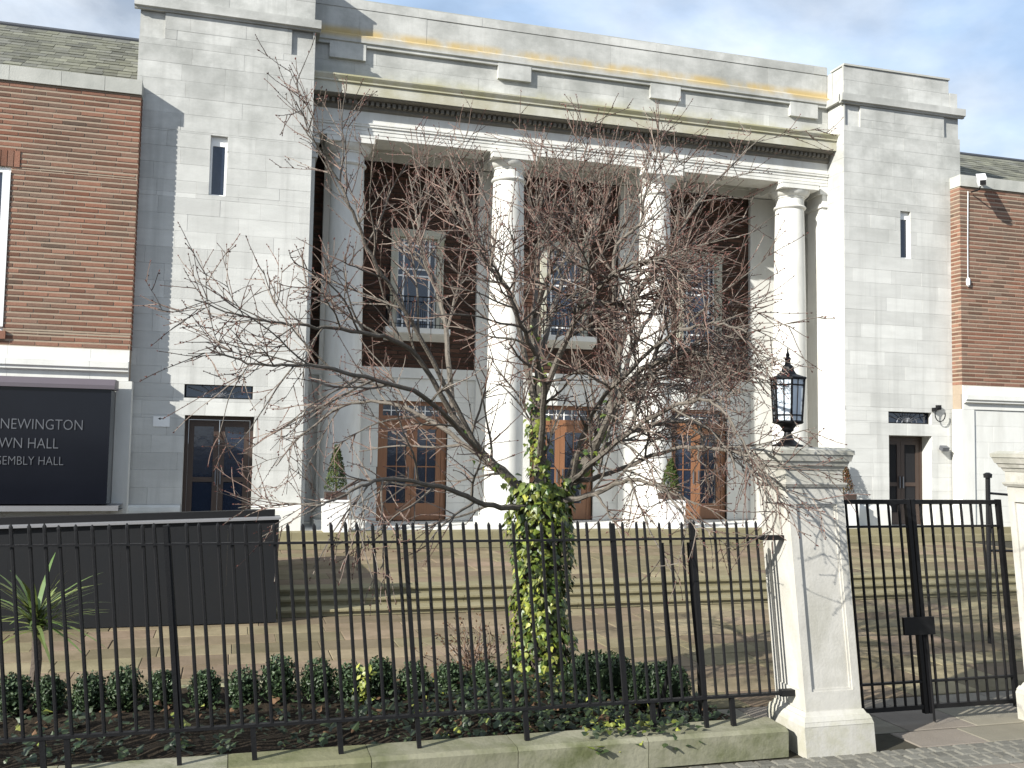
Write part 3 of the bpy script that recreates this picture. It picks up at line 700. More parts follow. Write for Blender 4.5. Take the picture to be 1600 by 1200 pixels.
# --- signs and fittings on the walls
def text_mesh(txt, size, mat, xr, y, z, extr=.006):
    cu = bpy.data.curves.new('letters', 'FONT'); cu.body = txt; cu.size = size; cu.extrude = extr; cu.align_x = 'RIGHT'; cu.resolution_u = 3; cu.offset = -.004
    ob = bpy.data.objects.new('letters', cu); COL.objects.link(ob); bpy.context.view_layer.update()
    me = bpy.data.meshes.new_from_object(ob.evaluated_get(bpy.context.evaluated_depsgraph_get())); bpy.data.objects.remove(ob)
    me.transform(Matrix.Translation((xr, y, z)) @ Matrix.Rotation(rad(90), 4, 'X') @ Matrix.Diagonal((.80, 1, 1, 1))); me.materials.clear(); me.materials.append(MAT[mat]); return me
SY = -1.15
sg = thing('entrance_sign', 'dark glass entrance sign box with silver lettering on the left wing', 'sign', (-4.4, SY + .4, 1.1))
MB().box(-6.6, -2.22, SY, WY - .17, 1.22, 3.40).build('sign_box', 'sign_glass', sg)
MB().profile_x([(SY - .06, 3.405), (SY - .06, 3.48), (SY + .05, 3.60), (WY - .17, 3.60), (WY - .17, 3.405)], -6.6, -2.16).build('top_edge', 'sign_edge', sg)
led = MB(); pts = []
for k in range(13):
    x = -6.6 + 4.6 * k / 12; pts.append((x, SY - .08 - .12 * math.sin(math.pi * min(1, (k / 12) * 1.0))))
for (xa, ya), (xb, yb) in zip(pts, pts[1:]):
    led.quad_faces([(xa, ya, 1.10), (xb, yb, 1.10), (xb, WY, 1.10), (xa, WY, 1.10), (xa, ya, 1.19), (xb, yb, 1.19), (xb, WY, 1.19), (xa, WY, 1.19)], [(3, 2, 1, 0), (4, 5, 6, 7), (0, 1, 5, 4)])
led.build('ledge', 'pale_edge', sg)
for txt, sz, xr, z in (('STOKE NEWINGTON', .285, -2.68, 2.615), ('TOWN HALL', .285, -3.10, 2.26), ('ASSEMBLY HALL', .235, -3.0, 1.95)):
    words = txt.split(' '); last = text_mesh(words[1], sz, 'silver', xr, SY - .008, z); link('lettering', last, sg)
    xl = min(v.co.x for v in last.vertices) - .30 * sz; link('lettering', text_mesh(words[0], sz, 'silver', xl, SY - .008, z), sg)
nb = thing('wall_notice', 'small white notice plate on the left tower beside its door', 'sign', (-1.37, -.01, 2.73))
MB().box(-1.53, -1.21, -.018, -.004, 2.73, 2.94).build('plate', 'white_paint', nb)
a = MB(); a.quad_faces([(-1.42, -.0195, 2.885), (-1.32, -.0195, 2.885), (-1.32, -.0195, 2.90), (-1.42, -.0195, 2.90)], [(0, 1, 2, 3)]); a.quad_faces([(-1.44, -.0195, 2.8925), (-1.39, -.0195, 2.865), (-1.39, -.0195, 2.92)], [(0, 1, 2)]); a.build('arrow', 'iron', nb)
# camera and cable
cc_ = thing('security_camera', 'white security camera with bracket on the coping of the right brick wing', 'camera', (18.36, -.75, 9.45))
def rbox(mbx, loc, rot, sx, sy, sz):
    m_ = Matrix.Translation(loc) @ rot.to_matrix().to_4x4(); n = len(mbx.v); b = MB().box(-sx, sx, -sy, sy, -sz, sz); mbx.quad_faces([tuple(m_ @ Vector(v)) for v in b.v], b.f)
from mathutils import Euler
rt = Euler((rad(28), 0, rad(-38)))
q = MB(); rbox(q, Vector((18.40, -.80, 9.53)), rt, .095, .24, .085); q.build('housing', 'cctv_white', cc_)
q = MB(); rbox(q, Vector((18.405, -.795, 9.635)), rt, .11, .28, .012); q.build('sun_shield', 'cctv_white', cc_)
q = MB(); q.tube([(18.42, -.78, 9.44), (18.45, -.66, 9.33), (18.44, -.40, 9.33)], .02, 6); q.build('bracket', 'iron', cc_)
q = MB(); rbox(q, Vector((18.25, -1.02, 9.405)), rt, .07, .012, .06); q.build('lens_window', 'dark_interior', cc_)
q = MB(); q.tube([(18.36, WY - .02, 9.35), (18.33, WY - .02, 8.0), (18.32, WY - .02, 7.0)], .011, 5); q.lathe([(.01, 6.82), (.05, 6.86), (.055, 7.0), (.02, 7.06)], 18.32, WY - .03, 8)
tag(q.build('camera_cable', 'cctv_white'), 'thin white cable with junction box running down the right brick wing below the camera', 'cable')
q = MB(); q.tube([(17.62 + .16 * math.cos(a_), -.12, 3.48 + .19 * math.sin(a_)) for a_ in [rad(t) for t in range(100, 400, 25)]], .014, 5); q.box(17.58, 17.68, -.10, -.001, 3.60, 3.72); q.box(17.46, 17.53, -.11, -.001, 3.55, 3.65)
tag(q.build('wall_lamp', 'iron'), 'curved black cable loop and small fitting on the right tower near the brick wing', 'fitting')
q = MB(); rbox(q, Vector((17.72, -.14, 2.60)), Euler((rad(25), 0, 0)), .10, .07, .055); q.box(17.69, 17.75, -.09, -.001, 2.58, 2.66)
tag(q.build('floodlight', 'silver'), 'small grey floodlight on the right tower beside its door', 'lamp')
exec_after = True

# ================================================================== RAMP WALL
rw = thing('ramp_wall', 'long dark grey metal-clad ramp wall behind the railings on the left', 'wall', (-2.5, -7.3, 0))
xs = [-6.0 + 6.68 * k / 10 for k in range(11)]
def rwy(x): t = (x + 6.0) / 6.68; return -7.36 + .10 * (1 - t) * (1 - t)
def rwt(x): return 1.20 + (x + 6.0) / 6.68 * .20
for k in range(10):
    xa, xb = xs[k], xs[k + 1]; q = MB(); g = .0004
    q.quad_faces([(xa + g, rwy(xa), .02), (xb - g, rwy(xb), .02), (xb - g, -7.0, .02), (xa + g, -7.0, .02), (xa + g, rwy(xa), rwt(xa)), (xb - g, rwy(xb), rwt(xb)), (xb - g, -7.0, rwt(xb)), (xa + g, -7.0, rwt(xa))],
                 [(3, 2, 1, 0), (4, 5, 6, 7), (0, 1, 5, 4), (1, 2, 6, 5), (2, 3, 7, 6), (3, 0, 4, 7)])
    q.build('cladding_panel', 'ramp_metal', rw)
q = MB(); q.quad_faces([(xs[0], -7.40, rwt(xs[0]) + .002), (xs[-1] + .02, -7.40, rwt(xs[-1]) + .002), (xs[-1] + .02, -6.98, rwt(xs[-1]) + .002), (xs[0], -6.98, rwt(xs[0]) + .002), (xs[0], -7.40, rwt(xs[0]) + .03), (xs[-1] + .02, -7.40, rwt(xs[-1]) + .03), (xs[-1] + .02, -6.98, rwt(xs[-1]) + .03), (xs[0], -6.98, rwt(xs[0]) + .03)], [(3, 2, 1, 0), (4, 5, 6, 7), (0, 1, 5, 4), (1, 2, 6, 5), (2, 3, 7, 6), (3, 0, 4, 7)])
q.build('capping', 'pale_edge', rw)
q = MB(); q.quad_faces([(xs[0], -7.15, rwt(xs[0]) + .03), (xs[-1] - .05, -7.15, rwt(xs[-1]) + .03), (xs[-1] - .05, -7.02, rwt(xs[-1]) + .03), (xs[0], -7.02, rwt(xs[0]) + .03), (xs[0], -7.15, rwt(xs[0]) + .12), (xs[-1] - .05, -7.15, rwt(xs[-1]) + .12), (xs[-1] - .05, -7.02, rwt(xs[-1]) + .12), (xs[0], -7.02, rwt(xs[0]) + .12)], [(3, 2, 1, 0), (4, 5, 6, 7), (0, 1, 5, 4), (1, 2, 6, 5), (2, 3, 7, 6), (3, 0, 4, 7)])
q.build('top_rail', 'iron', rw)
MB().box(xs[0], xs[-1] + .01, -7.30, -7.02, .002, .02).build('base_strip', 'pale_edge', rw)
MB().box(.30, .66, -6.99, -3.0, .30, 1.25).build('side_wall', 'ramp_metal', rw)

# ================================================================== FRONT BOUNDARY
LEAN = 0.095      # the railings, gates and gate piers stand a little out of plumb
LZ = 1.2
pw = thing('dwarf_wall', 'mossy low stone dwarf wall carrying the railings', 'wall', (1, -13.85, 0))
x = -4.2
while x < 4.36:
    l = min(R.uniform(.95, 1.3), 4.40 - x)
    if 4.40 - x - l < .4: l = 4.40 - x
    q = MB(); q.profile_x([(-14.02, 0), (-14.02, .20), (-13.98, .225), (-13.70, .23), (-13.66, .20), (-13.66, 0)], x + .003, x + l - .003); q.build('coping_stone', 'mossy_stone', pw); x += l
rail = thing('railings', 'black iron railings along the dwarf wall in front of the planting bed', 'railing', (1, -13.85, .22))
FY = -13.86
bar = MB().tube([(0, 0, .47), (0, 0, 1.84)], .013, 6).tube([(0, 0, 1.835), (0, 0, 1.855), (0, 0, 1.875)], [.013, .0135, .004], 6).lean(LEAN, LZ).mesh('bar', 'iron', True)
x = -3.6; k = 0
while x < 4.27:
    link('bar', bar, rail, (x + R.uniform(-.004, .004), FY, R.uniform(-.008, .008)), (R.uniform(-.006, .006), R.uniform(-.01, .01), 0)); x += .0995; k += 1
MB().box(-3.7, 4.26, FY - .02, FY + .02, 1.725, 1.74).build('top_rail', 'iron', rail)
MB().box(-3.7, 4.46, FY - .024, FY + .024, .455, .475).build('bottom_rail', 'iron', rail)
post = MB().box(-.0155, .0155, -.0155, .0155, .2, 1.86).lean(LEAN, LZ).mesh('post', 'iron')
for x in (-2.02, -.35, 1.32, 2.98, 3.66): link('post', post, rail, (x, FY + .001, 0))
foot = MB().box(-.018, .018, -.018, .018, .225, .456).lean(LEAN, LZ).mesh('foot', 'iron')
for x in (-1.2, -1.05, .15, .75, 2.15, 3.2, 3.9): link('foot', foot, rail, (x, FY, 0))
for i, x in enumerate((3.40, 3.64)):
    q = MB(); q.tube([(x, FY + .02, 1.70), (x, FY + .03, 1.2), (x + .02, FY + .05, .75), (x + .10 * (1 if i else -.2), FY + .25, .35), (x + .12 * (1 if i else -.2), FY + .34, .17)], .019, 6); q.lean(LEAN, LZ).build('back_stay', 'iron', rail, smooth=True)
MB().box(4.24, 4.46, FY - .025, FY + .025, 1.715, 1.755).build('wall_bracket', 'iron', rail); MB().box(4.42, 4.56, FY - .03, FY + .03, .44, .49).build('wall_bracket', 'iron', rail)

def pillar(cx_, label):
    cy_ = -13.80
    t = thing('gate_pillar', label, 'pillar', (cx_, cy_, 0), 'stone gate pillars')
    hw, hd = .262, .225
    q = MB(); q.box(cx_ - .325, cx_ + .325, cy_ - .285, cy_ + .285, -.02, .24); q.lean(LEAN, LZ).build('pillar_base', 'pier_stone', t)
    q = MB()
    for z0, z1, a0, a1 in ((.2405, .275, .325, .315), (.275, .31, .318, .30), (.31, .345, .29, .272)): q.frustum(cx_, cy_, z0, z1, a0, a0 - .037, a1, a1 - .037)
    q.lean(LEAN, LZ).build('base_moulding', 'pier_stone', t)
    # shaft with sunk panels on front and sides
    q = MB(); px0, px1, pz0, pz1 = cx_ - hw + .07, cx_ + hw - .07, .50, 2.02
    wall_core(q, cx_ - hw, cx_ + hw, .345, 2.16, cy_ - hd, cy_ - hd + .022, [(px0, px1, pz0, pz1)])
    q.box(cx_ - hw + .022, cx_ + hw - .022, cy_ - hd + .0221, cy_ + hd, .345, 2.16)
    for s in (-1, 1):
        n = len(q.v); wall_core(q, cy_ - hd + .022, cy_ + hd, .346, 2.159, 0, .0219, [(cy_ - hd + .08, cy_ + hd - .07, pz0, pz1)])
        q.v[n:] = [((cx_ + s * (hw - y)), x, z) for x, y, z in q.v[n:]]
    q.lean(LEAN, LZ).build('shaft', 'pier_stone', t)
    q = MB(); fr = .018
    q.box(px0, px1, cy_ - hd + .012, cy_ - hd + .0222, pz0, pz0 + fr).box(px0, px1, cy_ - hd + .012, cy_ - hd + .0222, pz1 - fr, pz1).box(px0, px0 + fr, cy_ - hd + .011, cy_ - hd + .0222, pz0, pz1).box(px1 - fr, px1, cy_ - hd + .011, cy_ - hd + .0222, pz0, pz1)
    q.lean(LEAN, LZ).build('panel_moulding', 'pier_stone', t)
    q = MB()
    for z0, z1, a0, a1 in ((2.1605, 2.185, .275, .29), (2.185, 2.20, .29, .29), (2.20, 2.30, .268, .268), (2.30, 2.335, .275, .29), (2.335, 2.375, .30, .315), (2.375, 2.43, .325, .34), (2.43, 2.465, .348, .348), (2.465, 2.49, .348, .30)): q.frustum(cx_, cy_, z0 + .0003, z1 - .0003, a0, a0 - .037, a1, a1 - .037)
    q.lean(LEAN, LZ).build('cap', 'pier_stone', t)
    return t
PX = 4.735; PX2 = 7.36
pillar(PX, 'pale stone gate pillar carrying the black lantern, patterned with branch shadows')
pillar(PX2, 'pale stone gate pillar cut off by the right edge of the picture')

# lantern on the pillar
lx, ly, lz = PX - LEAN * (2.49 - LZ) - .07, -13.78, 2.488
lan = thing('lantern', 'black six-sided lantern with pale glass on top of the gate pillar', 'lantern', (lx, ly, lz))
LH = 0.80
q = MB().lathe([(.13, lz), (.13, lz + .018), (.10, lz + .025), (.055, lz + .06), (.035, lz + .10), (.03, lz + .125), (.05, lz + .14), (.05, lz + .155), (.075, lz + .185), (.125, lz + .20)], lx, ly, 16); q.build('stem', 'gate_iron', lan, smooth=True)
def hexp(r, z, k): a = rad(60 * k + 12); return (lx + r * math.cos(a), ly + r * math.sin(a), z)
zb, zt = lz + .20, lz + .575; rb_, rtp = .122, .142
q = MB().lathe([(.127, zb), (.137, zb + .012), (.122, zb + .024)], lx, ly, 6, rad(12)); q.build('tray', 'gate_iron', lan)
fr = MB()
for k in range(6):
    fr.tube([hexp(rb_, zb + .02, k), hexp(rtp, zt, k)], .010, 5)
    for t in (.14, .86): fr.tube([hexp(rb_ + (rtp - rb_) * t, zb + .02 + (zt - zb - .02) * t, k), hexp(rb_ + (rtp - rb_) * t, zb + .02 + (zt - zb - .02) * t, k + 1)], .006, 4)
    for tt in (.5,):
        a_, b_ = Vector(hexp(rb_, zb + .02, k)), Vector(hexp(rb_, zb + .02, k + 1)); c_, d_ = Vector(hexp(rtp, zt, k)), Vector(hexp(rtp, zt, k + 1)); fr.tube([a_.lerp(b_, tt), c_.lerp(d_, tt)], .005, 4)
fr.build('lantern_frame', 'gate_iron', lan)
for k in range(6):
    p = [hexp(rb_ - .006, zb + .022, k), hexp(rb_ - .006, zb + .022, k + 1), hexp(rtp - .006, zt - .004, k + 1), hexp(rtp - .006, zt - .004, k)]
    inn = [(lx + (x - lx) * .975, ly + (y - ly) * .975, z) for x, y, z in p]
    g = MB(); g.quad_faces(p + inn, [(0, 1, 2, 3), (7, 6, 5, 4), (0, 4, 5, 1), (1, 5, 6, 2), (2, 6, 7, 3), (3, 7, 4, 0)]); g.build('pane', 'lamp_glass', lan)
q = MB().lathe([(.158, zt), (.16, zt + .016), (.115, zt + .03), (.075, zt + .045), (.055, zt + .075), (.048, zt + .105), (.044, zt + .115), (.025, zt + .13)], lx, ly, 6, rad(12)); q.build('lantern_roof', 'gate_iron', lan)
q = MB().lathe([(.026, zt + .128), (.022, zt + .16), (.03, zt + .175), (.014, zt + .195), (.018, zt + .21), (.008, zt + .235), (.004, zt + .275)], lx, ly, 8); q.build('finial', 'gate_iron', lan, smooth=True)
q = MB().lathe([(.02, zb + .02), (.02, zb + .1), (.045, zb + .16), (.045, zb + .22), (.01, zb + .27)], lx, ly, 10); q.build('bulb', 'white_paint', lan, smooth=True)

# gate leaves
GY = -13.42
def gate(x0, x1, label, lockside):
    t = thing('gate_leaf', label, 'gate', ((x0 + x1) / 2, GY, .1), 'iron gate leaves between the pillars')
    sh = lambda q: q.lean(LEAN, LZ)
    for zz, hh in ((1.985, .04), (1.77, .02), (.36, .02), (.12, .04)): sh(MB().box(x0, x1, GY - .018, GY + .018, zz, zz + hh)).build('rail', 'gate_iron', t)
    for xx in (x0 + .02, x1 - .02): sh(MB().box(xx - .02, xx + .02, GY - .022, GY + .022, .08, 2.03)).build('stile', 'gate_iron', t)
    bm_ = MB().tube([(0, 0, .14), (0, 0, 1.99)], .0135, 6).lean(LEAN, LZ).mesh('bar', 'gate_iron', True)
    n = int((x1 - x0) / .105)
    for k in range(1, n): link('bar', bm_, t, (x0 + (x1 - x0) * k / n, GY, 0))
    return t
GM = 6.12
g1 = gate(5.10, GM - .006, 'black iron gate leaf next to the lantern pillar', 1)
g2 = gate(GM + .006, 7.14, 'black iron gate leaf next to the pillar at the right edge', -1)
MB().box(GM - .21, GM + .12, GY - .05, GY - .023, .80, .96).lean(LEAN, LZ).build('lock_plate', 'gate_iron', g1)
MB().tube([(GM + .04, GY - .03, .8), (GM + .04, GY - .03, .01)], .012, 6).lean(LEAN, LZ).build('drop_bolt', 'gate_iron', g1)
hp = thing('gate_post', 'short black post with cross arm behind the right gate pillar', 'post', (9.6, -10.5, 0))
MB().tube([(9.6, -10.5, 0), (9.6, -10.5, 2.15)], .03, 8).lathe([(.05, 2.15), (.055, 2.2), (.02, 2.22)], 9.6, -10.5, 8).build('post', 'iron', hp)
MB().tube([(9.6, -10.5, 1.95), (11.2, -10.4, 1.85)], .018, 6).tube([(9.6, -10.5, 1.2), (11.2, -10.4, 1.15)], .018, 6).build('arm', 'iron', hp)

# ================================================================== PLANTS
def rot_to(d):
    return Vector(d).to_track_quat('Z', 'Y')
def leaf_quad(b, p, nrm, up, l, w_):
    n = Vector(nrm).normalized(); u = Vector(up); u = (u - n * u.dot(n))
    if u.length < 1e-4: u = n.orthogonal()
    u.normalize(); r = n.cross(u); p = Vector(p)
    b.quad_faces([tuple(p), tuple(p + u * l * .5 + r * w_ * .5 + n * l * .06), tuple(p + u * l), tuple(p + u * l * .5 - r * w_ * .5 + n * l * .06)], [(0, 1, 2), (0, 2, 3)])
def ivy_leaf_geo(s):
    o = [(0, 0), (.38, .02), (.50, .30), (.30, .52), (.22, .60), (0, 1.0), (-.22, .60), (-.30, .52), (-.50, .30), (-.38, .02)]
    vs = [(x * s, y * s, -.12 * s * abs(x) * 2 + (.05 * s if i == 0 else 0)) for i, (x, y) in enumerate(o)] + [(0, .4 * s, .03 * s)]
    return vs, [(10, i, (i + 1) % 10) for i in range(10)]
def rnd_dir(rng, zmin=-1.0):
    while True:
        v = Vector((rng.uniform(-1, 1), rng.uniform(-1, 1), rng.uniform(zmin, 1)))
        if .05 < v.length < 1: return v.normalized()
def shrub_mesh(name, rx, ry, rz, nleaf, ls, mat, seed, boxy=2.6, core=True):
    rng = random.Random(seed); b = MB()
    for _ in range(nleaf):
        d = rnd_dir(rng, -.75); k = (abs(d.x) ** boxy + abs(d.y) ** boxy + abs(d.z) ** boxy) ** (-1 / boxy) * (1 - abs(rng.gauss(0, .09)))
        lump = 1 + .07 * math.sin(9 * d.x + seed) * math.sin(8 * d.y) + .05 * math.sin(13 * d.z + seed)
        p = Vector((d.x * rx * k * lump, d.y * ry * k * lump, rz + d.z * rz * k * lump))
        n = (d + rnd_dir(rng) * .9).normalized(); leaf_quad(b, p, n, rnd_dir(rng) + Vector((0, 0, .6)), ls * rng.uniform(.6, 1.3), ls * rng.uniform(.4, .7))
    return b.mesh(name, mat)
def core_mesh(name, rx, ry, rz, k=.86):
    b = MB(); prof = [(max(.01, math.sin(math.pi * i / 7) ** .75) * rx * k, rz - math.cos(math.pi * i / 7) * rz * k) for i in range(8)]
    b.lathe(prof, 0, 0, 10); return b.mesh(name, 'box_core', True)
SH = [shrub_mesh('leaves', .135, .135, .165, 900, .035, 'box_leaf', s) for s in (1, 2, 3)]; SHC = core_mesh('core', .135, .135, .165)
row = []
xs_ = [-1.65, -1.37, -1.06, -.79, -.49, -.14, .18, .48, .81, 1.09, 1.36, 1.67, 2.0, 2.32]
for i, x in enumerate(xs_):
    y = -12.06 - .015 * i + R.uniform(-.03, .03)
    lab = 'small clipped box shrub, %s from the left in the row behind the railings' % ordinal(i)
    t = thing('box_shrub', lab, 'shrub', (x, y, .17), 'small clipped box shrubs in a row'); s = R.uniform(.9, 1.1)
    WLs = Vector((x, y, .17))
    for nm, me in (('leaves', SH[i % 3]), ('core', SHC)):
        o = bpy.data.objects.new(nm, me); COL.objects.link(o); o.parent = t; o.scale = (s, s, s * R.uniform(.9, 1.1)); o.rotation_euler = (0, 0, R.uniform(0, 6))
for (x, y, rx, rz, lab, sd_) in ((3.32, -12.62, .31, .20, 'rounded clipped dark green shrub right of the ivy-covered trunk', 5), (3.72, -13.02, .27, .185, 'clipped dark green shrub nearest the gate pillar', 6)):
    t = thing('clipped_shrub', lab, 'shrub', (x, y, .17))
    for nm, me in (('leaves', shrub_mesh('leaves', rx, rx * .8, rz, 2600, .04, 'box_leaf', sd_)), ('core', core_mesh('core', rx, rx * .8, rz))):
        o = bpy.data.objects.new(nm, me); COL.objects.link(o); o.parent = t
# yucca at the far left
yr = random.Random(11); yx, yy = -1.60, -11.50
t = thing('yucca', 'spiky yucca with yellow-green leaves at the left end of the bed', 'plant', (yx, yy, .17))
for i in range(85):
    a = yr.uniform(0, 6.283); el = yr.uniform(-.1, 1.25); ln = yr.uniform(.45, .8); d = Vector((math.cos(a) * math.cos(el), math.sin(a) * math.cos(el), math.sin(el)))
    b = MB(); side = d.cross(Vector((0, 0, 1))).normalized(); p0 = Vector((yx, yy, .17 + .62 + yr.uniform(-.08, .12))); pts = []
    for k in range(6):
        u = k / 5; c_ = p0 + d * ln * u + Vector((0, 0, -.28 * u * u * ln)); w_ = .021 * (1 - u) ** .6 + .0015; pts += [tuple(c_ - side * w_), tuple(c_ + side * w_)]
    b.quad_faces(pts, [(2 * k, 2 * k + 1, 2 * k + 3, 2 * k + 2) for k in range(5)]); b.build('leaf', 'yucca_leaf', t)
MB().tube([(yx, yy, .12), (yx + .02, yy, .5), (yx, yy, .85)], [.05, .045, .03], 7).build('stem', 'bark', t)
# twiggy dry shrub left of trunk
t = thing('dry_shrub', 'bare brown twiggy shrub left of the ivy-covered trunk', 'shrub', (2.35, -11.75, .17)); q = MB(); lv = MB(); rr = random.Random(3)
for i in range(70):
    a = rr.uniform(0, 6.283); el = rr.uniform(.5, 1.45); p = Vector((2.35, -11.75, .17)); d = Vector((math.cos(a) * math.cos(el), math.sin(a) * math.cos(el), math.sin(el))); pts = [p.copy()]
    for k in range(5):
        d = (d + rnd_dir(rr) * .35).normalized(); p = p + d * rr.uniform(.08, .16); pts.append(p.copy())
        for m_ in range(2): leaf_quad(lv, p, rnd_dir(rr), rnd_dir(rr), .035, .02)
    q.tube(pts, [.006, .005, .004, .0035, .003, .002], 4)
q.build('stems', 'twig_bark', t); tag(lv.build('leaves', 'dry_leaf', t), kind='stuff')

# ---------------------------------------------------------------- tree
TX, TY = 3.06, -11.75
tree = thing('tree', 'bare spreading tree with reddish buds in front of the portico', 'tree', (TX, TY, .15))
tr = random.Random(21)
tk = MB(); tk.tube([(TX + .05, TY, .08), (TX + .02, TY, .25), (TX, TY, .6), (TX - .03, TY, 1.1), (TX - .06, TY, 1.55), (TX - .04, TY, 1.85), (TX - .02, TY, 2.0)], [.24, .19, .155, .145, .15, .165, .13], 14)
tk.build('trunk', 'bark', tree, smooth=True)
twig = MB(); buds = MB()
NB = [0]
def bud(p, d, s):
    d = d.normalized(); u = d.orthogonal().normalized(); v = d.cross(u)
    buds.quad_faces([tuple(p), tuple(p + d * s * .45 + u * s * .28), tuple(p + d * s * .45 - u * s * .14 + v * s * .25), tuple(p + d * s * .45 - u * s * .14 - v * s * .25), tuple(p + d * s)], [(0, 1, 2), (0, 2, 3), (0, 3, 1), (4, 2, 1), (4, 3, 2), (4, 1, 3)])
def grow(p, d, ln, r0, wob, trop, nseg):
    pts = [p.copy()]; rs = [r0]; d = d.normalized()
    for k in range(nseg):
        d = (d + rnd_dir(tr) * wob + Vector((0, 0, trop))).normalized(); p = p + d * (ln / nseg); pts.append(p.copy()); rs.append(r0 * (1 - .62 * (k + 1) / nseg))
    return pts, rs
def at(pts, t):
    f_ = t * (len(pts) - 1); i = min(int(f_), len(pts) - 2); return pts[i].lerp(pts[i + 1], f_ - i), (pts[i + 1] - pts[i]).normalized()
def side_dir(d, ang, up):
    pr = (rnd_dir(tr) + Vector((0, 0, up))); pr = pr - d * pr.dot(d)
    if pr.length < 1e-3: pr = d.orthogonal()
    return d * math.cos(ang) + pr.normalized() * math.sin(ang)
def twigs_on(pts, r, n, lmin, lmax, up, depth):
    for _ in range(n):
        t = tr.uniform(.12, 1.0); p, d = at(pts, t); dd = side_dir(d, tr.uniform(.4, 1.05), up)
        ln = tr.uniform(lmin, lmax) * (1.1 - .45 * t)
        tp, rs = grow(p, dd, ln, max(.0046, min(r * .58, .0076)), .13, .045 * up, 5)
        twig.tube(tp, [max(.0028, x) for x in rs], 3, cap=False)
        m = max(2, int(ln / .065))
        for j in range(m):
            q_, qd = at(tp, (j + tr.uniform(.2, 1)) / m); bud(q_, side_dir(qd, .7, .2), tr.uniform(.012, .024))
        bud(tp[-1], tp[-1] - tp[-2], tr.uniform(.016, .026))
        if depth > 0 and ln > .22: twigs_on(tp, rs[0], tr.choice((0, 1, 1, 2)), lmin * .4, lmax * .45, up, depth - 1)
def smooth_path(ctrl, n):
    c = [Vector(p) for p in ctrl]; c = [c[0] * 2 - c[1]] + c + [c[-1] * 2 - c[-2]]; outp = []
    for i in range(1, len(c) - 2):
        for k in range(n):
            t = k / n; a, b_, e, g = c[i - 1], c[i], c[i + 1], c[i + 2]
            outp.append(.5 * ((2 * b_) + (e - a) * t + (2 * a - 5 * b_ + 4 * e - g) * t * t + (3 * b_ - a - 3 * e + g) * t ** 3))
    outp.append(c[-2]); return outp
